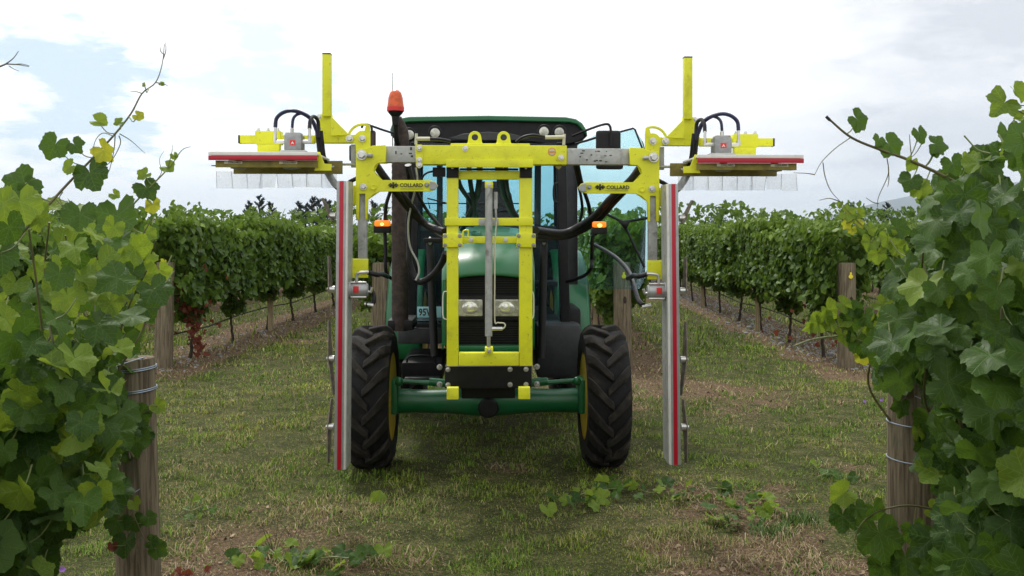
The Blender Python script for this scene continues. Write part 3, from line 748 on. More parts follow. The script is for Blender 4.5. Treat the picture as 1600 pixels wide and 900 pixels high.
# ================================================================== VINE TRIMMER
def build_trimmer():
    fr = Frame(766, 5.5)
    R_ = empty('vine_trimmer', fr.root, 'bright yellow twin-row vine trimmer with red striped cutter bars on the front of the tractor', 'vine trimmer', fr.yaw)
    O = fr.obj
    def boxpart(name, x0, y0, x1, y1, d0, d1, m, par=None, bev=0.004):
        mb = MB(); fr.bx(mb, x0, y0, x1, y1, d0, d1)
        return O(name, mb, m, par or R_, bev)
    def bolts(par, lst, d, r=0.012, m='steel'):
        for x, y in lst:
            mb = MB(); mb.bolt(fr.p(x, y, d), r, r * 1.0); O('bolt', mb, M[m], par)
    Y = M['yellow']
    # ---- tower
    tw = 5.42
    posts = []
    for x0, x1, xb0, xb1 in ((697, 717, 698, 716.5), (810.5, 833, 810, 828.5)):
        posts.append(boxpart('tower_post', x0 + 1, 258, x1 - 1, 572, tw, tw + 0.075, Y))
        boxpart('post_foot', xb0, 606, xb1, 624, tw + 0.01, tw + 0.07, Y, posts[-1])
        cx = (x0 + x1) / 2
        e = boxpart('post_cap', cx - 9.5, 259.5, cx + 9.5, 278, tw - 0.008, tw + 0.002, M['black'], posts[-1])
        bolts(posts[-1], [(cx, 262)], tw - 0.02, 0.006)
    tf = boxpart('top_rail', 717, 266.5, 811, 280, tw + 0.01, tw + 0.06, Y)
    boxpart('rail_gap_shade', 718, 262.8, 810, 265.8, tw + 0.02, tw + 0.05, M['black'], tf)  # black strip put in for the shaded gap above the rail
    boxpart('cross_rail', 695, 340.5, 833, 352.5, tw - 0.014, tw - 0.002, Y)
    boxpart('rating_plate', 748, 341.5, 779, 351.5, tw - 0.018, tw - 0.0145, M['galv'], R_, 0.001)
    for k, x in enumerate((692, 807)):
        c = boxpart('post_clamp', x, 365, x + 31 - k, 386.5, tw - 0.02, tw - 0.003, Y)
        bolts(c, [(x + 3.5, 368.5), (x + 26.5, 368.5), (x + 3.5, 383), (x + 26.5, 383)], tw - 0.02, 0.008, 'cast')
    cr = boxpart('clamp_rail', 723, 369.5, 807, 380, tw + 0.02, tw + 0.05, Y)
    bolts(cr, [(736, 375), (790, 375)], tw + 0.02, 0.010)
    mb = MB(); fr.tb(mb, [(724, 369, tw), (724, 361, tw), (732, 360, tw), (731, 369, tw)], 0.005, 6, 2); O('hose_loop', mb, Y, cr)
    boxpart('foot_rail', 716.5, 551.5, 811, 571.5, tw + 0.004, tw + 0.07, Y)
    # ---- lift cylinder
    mb = MB(); mb.tube([fr.p(764, 292, tw - 0.06), fr.p(763.5, 525, tw - 0.06)], 0.0205, 20); cy = O('hydraulic_cylinder', mb, M['galv'], R_)
    mb = MB(); mb.tube([fr.p(763.5, 520, tw - 0.06), fr.p(763.5, 548, tw - 0.06)], 0.0105, 14); O('piston_rod', mb, M['steel'], cy)
    for y0, y1 in ((283, 294), (543, 553)):
        mb = MB(); fr.bx(mb, 757.5, y0, 770.5, y1, tw - 0.08, tw - 0.0); c = O('clevis', mb, Y, cy, 0.006); bolts(c, [(764, (y0 + y1) / 2)], tw - 0.08, 0.009)
    mb = MB(); fr.tb(mb, [(776, 345, tw - .05), (773.5, 380, tw - .05), (773, 440, tw - .05), (773, 500, tw - .05), (778, 504, tw - .05), (787, 505, tw - .05), (789.5, 509, tw - .05), (785, 514, tw - .05), (776, 513.5, tw - .05)], 0.004, 8, 5); O('steel_pipe', mb, M['sticker'], cy)
    mb = MB(); mb.tube([fr.p(785, 513.5, tw - .06), fr.p(765, 513.5, tw - .06)], 0.010, 10); O('pipe_fitting', mb, M['steel'], cy)
    mb = MB(); mb.tube([fr.p(774.5, 300, tw - .05), fr.p(774.5, 326, tw - .05)], 0.011, 10); mb.tube([fr.p(774.5, 326, tw - .05), fr.p(775.5, 346, tw - .05)], 0.006, 8); O('pipe_fitting', mb, M['galv'], cy)
    boxpart('clamp_block', 676, 261.5, 696, 276, tw + 0.01, tw + 0.05, M['plastic'])
    mb = MB(); fr.tb(mb, [(676, 268, tw + .03), (668, 270, tw + .05), (661, 276, tw + .1), (658, 285, tw + .15)], 0.006, 8); O('hose', mb, M['hose'], R_)
    # ---- main beam
    bd = 5.36
    beam = boxpart('main_beam', 650, 227, 886, 257, bd, bd + 0.10, Y, bev=0.006)
    fl = boxpart('beam_flange', 697, 249.5, 833.5, 261.5, bd - 0.015, bd - 0.002, Y)
    fr.plate('beam_tongue', [[(649, 226), (659, 226), (661, 229), (661, 259), (655.5, 264), (650, 260)]], bd - 0.007, 0.012, Y, beam)
    boxpart('beam_cap_rail', 704, 224, 828, 228, bd + 0.02, bd + 0.08, Y, beam)
    bolts(beam, [(655.5, 231.5), (655.5, 250), (655.5, 258), (727, 232), (877, 246)], bd - 0.013, 0.012)
    mb = MB(); mb.lathe(fr.p(862.5, 237, bd), (0, -1, 0), [(0, 0.0225), (0.0015, 0.0225)], 24); s_ = O('round_sticker', mb, M['orink'], beam)
    mb = MB(); mb.lathe(fr.p(862.5, 237, bd - 0.0015), (0, -1, 0), [(0, 0.018), (0.0012, 0.018)], 24); O('sticker_centre', mb, M['sticker'], s_)
    mb = MB(); mb.box(fr.p(858, 236, bd - 0.003), fr.p(867, 238.4, bd - 0.0042)); O('sticker_bar', mb, M['orink'], s_)
    for x in (742, 787):
        fr.plate('lifting_eye', [[(x - 14, 226), (x - 11, 222)] + circ(x, 215, 10, 14, 180, 360) + [(x + 11, 222), (x + 14, 226)], circ(x, 214.5, 5.2, 14)], bd + 0.05, 0.02, Y, beam)
    lug = fr.plate('pin_lug', [[(868, 256), (878, 256), (878, 261), (873, 265), (868, 261)]], bd + 0.02, 0.02, M['yshadedirt'], beam)
    # fittings lying on the beam
    for pts in ([(651, 217, 5.36), (672, 217, 5.36)], [(882, 214, 5.36), (852, 214.5, 5.36)]):
        mb = MB(); mb.tube([fr.p(*q) for q in pts], 0.011, 10); mb.tube([fr.p(pts[0][0], 209, 5.36), fr.p(pts[0][0] - 1, 226, 5.36)], 0.008, 8); O('fitting', mb, M['sticker'], beam)
    mb = MB(); fr.tb(mb, [(670, 217, 5.36), (688, 218, 5.36), (704, 221, 5.38)], 0.009, 8); O('hose', mb, M['hose'], R_)
    mb = MB(); fr.tb(mb, [(853, 214, 5.37), (834, 211, 5.37), (818, 214, 5.37), (806, 222, 5.38)], 0.008, 8); O('hose', mb, M['hose'], R_)
    # ---- the two sides, mirrored about x=794 with the right one a little lower
    for side in (0, 1):
        dy = 3.0 * side
        q = (lambda x, y: (x, y)) if side == 0 else (lambda x, y: (1588 - x, y + dy))
        def pb(name, x0, y0, x1, y1, d0, d1, m, par=None, bev=0.004):
            a, b = q(x0, y0), q(x1, y1)
            return boxpart(name, min(a[0], b[0]), a[1], max(a[0], b[0]), b[1], d0, d1, m, par, bev)
        P = lambda x, y, d: fr.p(*q(x, y), d)
        pl = lambda name, outs, d, th, m, par, bev=0.002: fr.plate(name, [[q(x, y) for x, y in o] for o in outs], d, th, m, par, bev)
        def tb(name, pts, r, m, par=None, n=10, sm=6):
            mb = MB(); mb.tube([P(*a) for a in pts], r, n, sm=sm); return O(name, mb, m, par or R_)
        # extension beam
        eb = pb('extension_beam', 600, 228.5, 652 + 50 * side, 254, bd + 0.012, bd + 0.088, M['galv'], bev=0.006)
        pb('beam_sleeve', 585, 228, 604, 254.5, bd + 0.008, bd + 0.092, Y, eb)
        if side == 0:
            for (x, y, w, h_) in ((641, 230, 3, 5), (639, 239, 5, 2), (642, 243, 4, 3), (618, 236, 2, 5), (626, 240, 3, 1.5)):
                mb = MB(); fr.bx(mb, x, y, x + w, y + h_, bd + 0.0105, bd + 0.0125); tag(O('paint_chip', mb, M['ink'], eb))
        else:
            r2 = random.Random(3)
            for k in range(14):
                x, y = r2.uniform(890, 955), r2.uniform(234, 252); mb = MB(); fr.bx(mb, x, y, x + r2.uniform(1.5, 5), y + r2.uniform(1, 2.2), bd + 0.0105, bd + 0.0125); O('paint_chip', mb, M['ink'], eb)
        # side plate (a clevis: two plates with the tube between them)
        outline = [(557, 233), (573, 232), (582, 228), (603, 227), (604, 234), (603, 254), (592, 255), (586, 260), (584, 267), (588, 274), (598, 281.5), (672, 281.5), (680, 284), (684.5, 290), (680, 297), (672, 299), (594, 299.5), (584, 304), (576, 312), (575, 343), (571, 343), (571, 303), (562.5, 303), (562, 343), (557.5, 343), (556.5, 312)]
        sp = pl('side_plate', [outline], bd - 0.018, 0.016, Y, R_, 0.0025)
        sp2 = pl('rear_side_plate', [[(557, 233), (584, 230), (592, 255), (586, 268), (598, 281.5), (594, 299.5), (576, 312), (575, 343), (557.5, 343)]], bd + 0.10, 0.012, Y, R_, 0.002)
        bolts(sp, [q(566, 242.5)], bd - 0.026, 0.021); bolts(sp, [q(578, 243)], bd - 0.026, 0.009)
        mb = MB(); mb.tube([P(574, 243, bd - 0.035), P(583, 244, bd - 0.035)], 0.010, 8); O('lock_pin', mb, M['galv'], sp)
        bolts(sp, [q(568.5, 292)], bd - 0.026, 0.014)
        ring = MB(); c = P(584, 292.5, bd - 0.027); ring.lathe(c, (0, -1, 0), [(0, 0.016), (0.003, 0.016), (0.004, 0.013), (0.003, 0.011)], 18); O('boss', ring, Y, sp)
        bolts(sp, [q(667, 289)], bd - 0.026, 0.010, 'cast')
        tip = pl('pin_bracket', [[(671, 284), (680, 285), (684, 290), (680, 296), (671, 296), (673, 290)], ], bd - 0.03, 0.005, M['alu'], sp, 0.001)
        tx, ty = q(643, 290)
        fr.text('maker_lettering', 'COLLARD', tx + (21 if side else 0), ty - 0.5, bd - 0.0262, 6.2, M['ink'], sp, 36)
        lx, ly = (615, 289.5) if side == 0 else (938, 292)
        lg = MB()
        for sx in (-1, 1):
            for sz in (-1, 1):
                a = [(sx * 1, 0), (sx * 4, sz * 3.6), (sx * 8.5, sz * 0.4)]
                lg.add([fr.p(lx + u, ly + w, bd - 0.0268) for u, w in a], [(0, 1, 2)])
        lg.add([fr.p(lx + u, ly + w, bd - 0.0268) for u, w in ((-1.6, -4.6), (1.6, -4.6), (1.6, 5), (-1.6, 5))], [(0, 1, 2, 3)])
        o = O('maker_logo', lg, M['ink'], sp); md = o.modifiers.new('t', 'SOLIDIFY'); md.thickness = 0.0012
        ul = MB(); fr.bx(ul, min(q(626, 0)[0], q(662, 0)[0]) + 20 * side, ly + 5.6, max(q(626, 0)[0], q(662, 0)[0]) + 20 * side, ly + 6.2, bd - 0.0268, bd - 0.0258); O('maker_rule', ul, M['ink'], sp)
        # pivot head with curved slot
        quad = [(579, 236), (579, 205)] + circ(567, 217, 24, 10, -62, -178)[0:] + [(548, 222), (556, 226), (557, 236)]
        slot = circ(567, 217, 20.5, 9, -75, -165) + circ(567, 217, 12.5, 7, -150, -75)
        ph = pl('pivot_head', [quad, slot], bd + 0.03, 0.018, Y, R_)
        bolts(ph, [q(567, 217)], bd + 0.02, 0.015)
        # swing arm with column
        sa = pl('arm_elbow', [[(553, 224), (553, 211), (546, 211), (519, 184), (519, 179), (500, 179), (500, 206), (490, 213), (490, 222), (496, 224)]], bd + 0.055, 0.05, Y, R_, 0.004)
        pl('gusset', [[(518, 182), (546, 211), (518, 213)]], bd + 0.024, 0.01, Y, sa)
        bolts(sa, [q(547, 217)], bd + 0.02, 0.015)
        col = pb('column', 504.5, 85.5, 517.5, 182, bd + 0.02, bd + 0.07, Y, sa)
        pb('column_cap', 504.5, 83.8, 517.5, 85.6, bd + 0.019, bd + 0.071, M['black'], col, 0.001)
        bolts(sa, [q(500, 183), q(499, 202)], bd + 0.03, 0.010); 
        arm = pb('cutter_arm', 377, 212, 492, 224.5, bd + 0.02, bd + 0.066, Y)
        pb('arm_cap', 374.5, 212, 377, 224.5, bd + 0.019, bd + 0.067, M['black'], arm, 0.001)
        cp = pb('arm_clamp', 400.5, 205.5, 440, 226, bd + 0.005, bd + 0.08, Y, arm)
        pb('clamp_foot', 404, 226, 438, 239.5, bd + 0.005, bd + 0.06, Y, arm)
        for x in (406, 421, 436):
            mb = MB(); mb.bolt(P(x, 205.5, bd + 0.04), 0.008, 0.012, (0, 0, 1)); O('bolt', mb, M['steel'], cp)
        # horizontal cutter head: channel open below
        dh0, dh1 = 5.03, 5.42
        ztop = H + (HZ - 241.5 - dy) / F * dh0
        head = MB()
        xa, xb = P(329, 0, dh0).x, P(497, 0, dh0).x
        x0, x1 = min(xa, xb), max(xa, xb)
        tilt = (1 if side == 0 else -1) * 0.0
        head.box((x0, dh0, ztop - 0.004), (x1, dh1, ztop + 0.006))
        ch = O('cutter_head', head, M['white'], R_, 0.002)
        fz0 = ztop - 0.006
        mb = MB(); mb.box((x0, dh0 - 0.004, fz0 - 0.0005), (x1, dh0 + 0.004, fz0 + 0.018)); O('white_lip', mb, M['white'], ch, 0.002)
        mb = MB(); mb.box((x0, dh0 - 0.007, fz0 - 0.026), (x1, dh0 + 0.003, fz0 - 0.002)); O('red_stripe', mb, M['red'], ch, 0.002)
        mb = MB(); xi = P(338, 0, dh0).x
        mb.box((min(xi, P(519, 0, dh0).x), dh1 - 0.02, ztop - 0.080), (max(xi, P(519, 0, dh0).x), dh1 - 0.008, ztop - 0.006)); O('rear_skirt', mb, M['yshadedirt'], ch, 0.002)
        mb = MB(); mb.box((min(xi, P(497, 0, dh0).x), dh0 + 0.02, fz0 - 0.062), (max(xi, P(497, 0, dh0).x), dh0 + 0.025, fz0 - 0.026)); O('front_skirt', mb, M['yshadedirt'], ch, 0.001)
        brk = pl('end_bracket', [[(496, 238), (501, 238), (508, 256), (519, 257), (519, 267), (492, 267), (496, 256)]], dh0 + 0.05, 0.006, Y, ch, 0.001)
        for k, x in enumerate((375, 456)):
            c = P(x, 0, 5.2); c.z = ztop - 0.068
            mb = MB(); mb.lathe(c, (0, 0, 1), [(0, 0.012), (0.004, 0.040), (0.018, 0.046), (0.03, 0.032), (0.04, 0.02), (0.064, 0.02)], 20); dsk = O('blade_hub', mb, M['cast'], ch)
            mb = MB(); rt = Matrix.Rotation(0.5 + k, 3, 'Z'); mb.box(c + Vector((-0.14, -0.02, 0.013)), c + Vector((0.14, 0.02, 0.017)), rt); O('knife', mb, M['rust'], dsk, 0.001)
            mb = MB(); sxp = q(367 if k == 0 else 452, 0)[0]; fr.bx(mb, sxp - 14, 252.5 + dy, sxp + 14, 256.5 + dy, dh0 + 0.017, dh0 + 0.0195); st = O('maker_sticker', mb, M['sticker'], ch)
            fr.text('maker_lettering', 'COLLARD', sxp + 2, 254.5 + dy, dh0 + 0.0165, 2.8, M['ink'], st, 20)
        # plastic flaps
        fx0, fx1 = (340, 527) if side == 0 else (1588 - 1062 + 0, 1588 - 1240)
        nfl = 8
        xs = [341 + (527 - 341) * i / nfl for i in range(nfl + 1)]
        r3 = random.Random(5 + side)
        for i in range(nfl):
            a, b = P(xs[i], 268, dh1), P(xs[i + 1] + 1.2, 268, dh1)
            sk = r3.uniform(-0.012, 0.012); low = 0.092 + r3.uniform(-0.006, 0.006); dd = dh1 - 0.002 - 0.003 * (i % 2)
            zt = ztop - 0.065
            vs = []
            nx, nz = 4, 4
            for jz in range(nz + 1):
                for jx in range(nx + 1):
                    u, w = jx / nx, jz / nz
                    vs.append((a.x + (b.x - a.x) * u + sk * w, dd + 0.012 * math.sin(3 * u + i) * w, zt - low * w))
            mb = MB(); mb.add(vs, [(jz * (nx + 1) + jx, jz * (nx + 1) + jx + 1, (jz + 1) * (nx + 1) + jx + 1, (jz + 1) * (nx + 1) + jx) for jz in range(nz) for jx in range(nx)])
            fl_ = O('plastic_flap', mb, M['flap'], ch)
            mb = MB(); mb.tube([vs[0], vs[nx * 0 + (nx + 1) * nz]], 0.0012, 5); O('flap_seam', mb, M['galv'], fl_)
        # hydraulic motor of the cutter head
        mx = 459 if side == 0 else 456
        mo = pb('hydraulic_motor', mx - 14, 210, mx + 13, 236, 5.16, 5.27, M['cast'], bev=0.010)
        pb('motor_flange', mx - 20, 235, mx + 19, 239, 5.14, 5.29, M['galv'], mo)
        pb('motor_badge', mx - 5, 219.5, mx + 4, 227.5, 5.158, 5.162, M['redink'], mo, 0.001)
        bm_ = MB(); bm_.add([P(mx - 3.5, 226.5, 5.1572), P(mx - 0.5, 221.5, 5.1572), P(mx + 2.5, 226.5, 5.1572), P(mx - .5, 224.5, 5.1572)], [(0, 1, 3), (1, 2, 3)]); O('badge_mark', bm_, M['white'], mo)
        pb('motor_cover', mx - 12, 207.5, mx + 11, 212, 5.17, 5.26, M['galv'], mo)
        for x, y0, y1 in ((432, 198, 224), (458, 200, 210), (485, 200, 224)):
            mb = MB(); mb.tube([P(x, y0, 5.2), P(x, y1 - 8, 5.2)], 0.008, 10); mb.tube([P(x, y1 - 8, 5.2), P(x, y1, 5.2)], 0.011, 6)
            if x != 458: mb.tube([P(x, y1 - 2, 5.2), P(mx + (13 if x > 460 else -13), y1 - 2, 5.2)], 0.010, 8)
            O('hose_fitting', mb, M['steel'], mo)
        tb('hydraulic_hose', [(432, 200, 5.2), (434, 186, 5.2), (444, 177, 5.2), (458, 174, 5.2), (474, 178, 5.22), (488, 188, 5.26), (496, 205, 5.3)], 0.0105, M['hoseblue'])
        tb('hydraulic_hose', [(458, 201, 5.2), (460, 186, 5.2), (468, 179, 5.22), (480, 180, 5.24), (492, 192, 5.28), (498, 214, 5.3)], 0.008, M['hoseblue'])
        tb('hydraulic_hose', [(485, 202, 5.2), (486, 190, 5.22), (491, 183, 5.26), (498, 190, 5.3), (499, 215, 5.3)], 0.0105, M['hose'])
        for k, (ox, rr) in enumerate(((0, 0.013), (5, 0.013))):
            tb('hydraulic_hose', [(497 + ox, 205, 5.31), (499 + ox, 222, 5.32), (502 + ox, 245, 5.36), (510 + ox, 268, 5.44), (522 + ox, 288, 5.5), (533 + ox, 300, 5.52), (545 + ox, 330, 5.55)], rr, M['hose'])
        tb('support_rod', [(519, 262, 5.4), (530, 258, 5.42), (545, 257, 5.44), (558, 258, 5.46)], 0.008, M['galv'])
        pb('rod_bracket', 549, 226, 557, 262, bd + 0.09, bd + 0.11, M['alu'])
        tb('hydraulic_hose', [(536, 292, 5.55), (548, 284, 5.5), (560, 278, 5.5)], 0.012, M['hose'])
        # upright tube carrying the vertical cutter
        ut = pb('upright_tube', 560, 299, 573.5, 420, bd + 0.005, bd + 0.055, M['galv'])
        pb('tube_cap', 560, 297, 573.5, 299.5, bd + 0.004, bd + 0.056, M['black'], ut, 0.001)
        bp_ = pb('mounting_plate', 550, 404, 576, 434, bd + 0.002, bd + 0.010, Y)
        pb('mounting_sleeve', 553, 405, 575, 428, bd - 0.006, bd + 0.0, Y, bp_)
        pb('plate_arm', 552, 290, 558, 320, bd + 0.02, bd + 0.03, Y, bp_)
        # motor driving the vertical cutter
        mb = MB(); mb.tube([P(545, 452.5, 5.22), P(574, 452.5, 5.22)], 0.040, 24); mb.tube([P(546, 452.5, 5.22), P(550, 452.5, 5.22)], 0.050, 24); mb.tube([P(570, 452.5, 5.22), P(576, 452.5, 5.22)], 0.034, 20)
        vm_ = O('hydraulic_motor', mb, M['alu'], R_, 0.002)
        pb('motor_badge', 552.5, 447, 561, 457, 5.177, 5.183, M['redink'], vm_, 0.001)
        for (y, z) in ((441, 0), (464, 0)):
            mb = MB(); mb.tube([P(548, y, 5.2), P(573, y, 5.2)], 0.006, 8); O('bolt', mb, M['steel'], vm_)
        mb = MB(); mb.tube([P(558, 441, 5.2), P(559, 428, 5.2), P(566, 425.5, 5.2), P(577, 425, 5.2)], 0.009, 10, sm=3); mb.tube([P(573, 455, 5.22), P(580, 456, 5.22), P(582, 449, 5.22)], 0.009, 10); O('hose_fitting', mb, M['steel'], vm_)
        mb = MB(); mb.tube([P(570, 474, 5.24), P(584, 477, 5.24)], 0.010, 10); O('hose_fitting', mb, M['steel'], vm_)
        tb('hydraulic_hose', [(576, 425.5, 5.2), (590, 429, 5.24), (597, 428, 5.4), (606, 432, 5.7)], 0.014, M['hose'])
        if side == 0:
            tb('hydraulic_hose', [(572, 475, 5.24), (583, 474, 5.25), (585, 462, 5.26), (578, 448, 5.3)], 0.012, M['hose'])
        else:
            tb('hydraulic_hose', [(583, 474, 5.24), (590, 466, 5.3), (596, 448, 5.5), (606, 420, 5.9), (630, 396, 6.4), (664, 377, 7.0)], 0.014, M['hose'])
        # vertical cutter: aluminium channel standing upright
        vd0, vd1 = 5.1, 5.33
        lean = 4.0
        def strip(name, xa0, xa1, yt, yb, d0, d1, m, par, bev=0.002):
            mb = MB(); vs = []
            for (yy, sh) in ((yb, -lean), (yt, 0)):
                for (xx, dd) in ((xa0, d0), (xa1, d0), (xa1, d1), (xa0, d1)):
                    v = P(xx + sh * (1 if side == 0 else 1), yy - dy * (1 if yy > 500 else 1.0), d0); vs.append((v.x, dd, v.z))
            mb.add(vs, [(3, 2, 1, 0), (4, 5, 6, 7), (0, 1, 5, 4), (1, 2, 6, 5), (2, 3, 7, 6), (3, 0, 4, 7)])
            return O(name, mb, m, par, bev)
        yt = 283 + 4 * side; yb = 733 - 8 * side + dy
        vc = strip('vertical_cutter_bar', 527, 541, yt, yb, vd0, vd0 + 0.05, M['alu'], R_, 0.003)
        strip('side_channel', 535, 545.5, yt, yb, vd0 + 0.052, vd1, M['galv'], vc, 0.003)
        strip('pale_strip', 540.2, 544.0, yt, yb, vd0 + 0.01, vd0 + 0.045, M['white'], vc, 0.001)
        strip('red_stripe', 531.5, 537.8, yt, yb, vd0 - 0.003, vd0 + 0.0, M['red'], vc, 0.001)
        yl = strip('warning_strip', 546.6, 550.5, yt + 1, yt + 190, vd1 - 0.02, vd1 + 0.0, M['yshadedirt'], vc, 0.001)
        if side == 1:
            for k in range(7):
                mb = MB(); xx = q(548.4 - k * 0.12, 0)[0]; yy = 296 + k * 9 + (30 if k > 4 else 0)
                fr.bx(mb, xx - 1.2, yy, xx + 1.2, yy + 5.5, vd1 - 0.022, vd1 - 0.0205); O('warning_mark', mb, M['tag'], yl)
        hubs = ((338, 0), (452, 1), (560, 2), (666, 3))
        blades = {0: ((-14, -28), (2, 8)), 1: ((-3, -52), (0, -2)), 2: ((-2, -60), (6, 56)), 3: ((3, -44), (-2, 56))}
        for y, k in hubs:
            xh = 526 - lean * (y - 283) / 450
            mb = MB(); c0, c1 = P(xh, y, 5.2), P(xh - 9, y, 5.2)
            mb.tube([c0, c1], 0.020, 14); mb.tube([c1, P(xh - 12, y, 5.2)], 0.012, 6)
            hb = O('blade_hub', mb, M['steel'], vc)
            (ax, ay), (bx_, by_) = blades[k]
            for (ex, ey) in ((ax, ay), (bx_, by_)):
                if abs(ey) < 5: continue
                a = P(xh - 7, y, 5.2); b = P(xh - 7 + ex, y + ey, 5.2 + (0.05 if ey < 0 else -0.05))
                dv = (b - a); L = dv.length; dv.normalize(); wv = Vector((0.28 if side == 0 else -0.28, 1, 0)).normalized() * 0.026; tv = dv.cross(wv).normalized() * 0.0032
                vs = [a - wv - tv, a + wv - tv, b + wv * 0.7 - tv, b - wv * 0.3 - tv, a - wv + tv, a + wv + tv, b + wv * 0.7 + tv, b - wv * 0.3 + tv]
                mb = MB(); mb.add(vs, [(3, 2, 1, 0), (4, 5, 6, 7), (0, 1, 5, 4), (1, 2, 6, 5), (2, 3, 7, 6), (3, 0, 4, 7)])
                O('knife', mb, M['rust'], hb, 0.0008)
    # ---- large hoses sweeping from the arms to the tractor
    def hz(pts, r, m=M['hose'], name='hydraulic_hose'):
        mb = MB(); fr.tb(mb, pts, r, 12, 7); O(name, mb, m, R_)
    hz([(1000, 262, 5.52), (985, 282, 5.52), (955, 310, 5.6), (930, 337, 5.75), (908, 352, 5.9), (880, 364, 5.9), (838, 360, 5.6)], 0.022)
    hz([(1004, 262, 5.56), (990, 284, 5.56), (960, 316, 5.65), (936, 343, 5.8), (910, 360, 5.95), (880, 371, 5.95), (838, 368, 5.65)], 0.018)
    hz([(588, 258, 5.52), (602, 278, 5.52), (622, 304, 5.6), (645, 332, 5.7), (668, 352, 5.75), (694, 362, 5.6)], 0.022)
    hz([(612, 284, 5.58), (640, 318, 5.65), (660, 345, 5.75), (680, 362, 5.75), (697, 372, 5.6)], 0.018)
    hz([(640, 262, 5.6), (652, 300, 5.6), (668, 330, 5.7), (690, 356, 5.65)], 0.010)
    hz([(697, 395, 5.6), (690, 412, 5.65), (676, 430, 5.7), (660, 440, 5.72), (649, 438, 5.72)], 0.020)
    hz([(650, 262, 5.6), (652, 285, 5.6), (643, 320, 5.65), (638, 352, 5.68), (641, 385, 5.7), (652, 408, 5.7), (655, 425, 5.7), (650, 438, 5.7)], 0.006, M['galv'])
    hz([(640, 390, 5.75), (640, 408, 5.75), (645, 424, 5.75), (650, 436, 5.74)], 0.018)
    hz([(638, 258, 5.62), (643, 300, 5.7), (639, 350, 5.75), (640, 390, 5.75)], 0.020)
    hz([(898, 235, 5.6), (903, 258, 5.6), (910, 290, 5.7), (920, 320, 5.85), (925, 350, 6.0)], 0.012)
    hz([(893, 235, 5.6), (898, 258, 5.6), (905, 292, 5.7), (910, 325, 5.85), (905, 352, 6.0)], 0.009)
    return R_

# ================================================================== GROUND
def lattice(seed, n=257):
    return np.random.RandomState(seed).rand(n, n)
_L = {}
def vn(x, y, s, seed):
    """smooth value noise, s = feature size in metres"""
    L = _L.setdefault(seed, lattice(seed))
    x = np.asarray(x, float) / s + 1000.0; y = np.asarray(y, float) / s + 1000.0
    xi = np.floor(x).astype(int); yi = np.floor(y).astype(int)
    fx = x - xi; fy = y - yi
    fx = fx * fx * (3 - 2 * fx); fy = fy * fy * (3 - 2 * fy)
    g = lambda a, b: L[a % 257, b % 257]
    return (g(xi, yi) * (1 - fx) + g(xi + 1, yi) * fx) * (1 - fy) + (g(xi, yi + 1) * (1 - fx) + g(xi + 1, yi + 1) * fx) * fy
def fbm(x, y, s, seed, o=4):
    r = 0; a = 0.5
    for i in range(o):
        r = r + a * vn(x, y, s / 2 ** i, seed + i); a *= 0.5
    return r / (1 - 0.5 ** o)
SL = 40 / 1500.0                       # the rows run very slightly to the right as they recede
FAR_X = [-4.48 + 2.76 * k for k in range(-4, 7)]   # offsets of the far rows (world x of the row line at y=0)
FAR_Y0 = 11.54
NEAR = (-1.555, 1.47)
NEAR_Y1 = 3.75
def sstep(x, a, b):
    t = np.clip((x - a) / (b - a), 0, 1); return t * t * (3 - 2 * t)
def dirt_field(x, y):
    x = np.asarray(x, float); y = np.asarray(y, float)
    c = x - SL * y
    df = np.min([np.abs(c - fx) for fx in FAR_X], axis=0)
    wob = fbm(x, y, 0.8, 21)
    far = (1 - sstep(df + (wob - 0.5) * 0.5, 0.45, 0.72)) * sstep(y + (wob - .5), FAR_Y0 - 1.6, FAR_Y0 - 0.7)
    dn = np.minimum(np.abs(c - NEAR[0]), np.abs(c - NEAR[1]))
    near = (1 - sstep(dn + (wob - 0.5) * 0.8, 0.28, 0.62)) * (1 - sstep(y + (wob - .5) * 1.2, 4.2, 5.4))
    patch = sstep(fbm(x, y, 1.1, 33), 0.63, 0.78) * 0.6
    sc = sstep(fbm(x, y, 0.35, 44), 0.56, 0.72) * 0.5
    g = lambda a, b, r: np.exp(-((x - a) ** 2 + (y - b) ** 2) / r ** 2)
    ex = 0.55 * g(-1.3, 4.9, 0.6) + 0.3 * g(1.2, 4.9, 0.35) + 0.7 * g(-0.55, 4.7, 0.3) * wob + 0.5 * g(2.2, 9.6, 0.9) + 0.4 * g(1.4, 4.3, 0.5)+ 0.4 * g(1.4, 10.2, 0.9)
    return np.clip(np.maximum(far, near) * 0.95 + patch + sc * 0.6 + ex, 0, 1)
def ground_z(x, y):
    x = np.asarray(x, float); y = np.asarray(y, float)
    fade = 1 / (1 + (np.hypot(x, y) / 60) ** 2)
    b = (fbm(x, y, 1.6, 51) - 0.5) * 0.05 * fade + (fbm(x, y, 0.25, 61, 3) - 0.5) * 0.022 * np.clip(1.6 - y / 14, 0, 1)
    return b - 0.004
def GZ(x, y): return float(ground_z(x, y))

def set_attr(me, name, typ, data):
    a = me.attributes.new(name, typ, 'POINT')
    a.data.foreach_set('color' if typ == 'FLOAT_COLOR' else 'value', np.ascontiguousarray(data, dtype=np.float32).ravel())

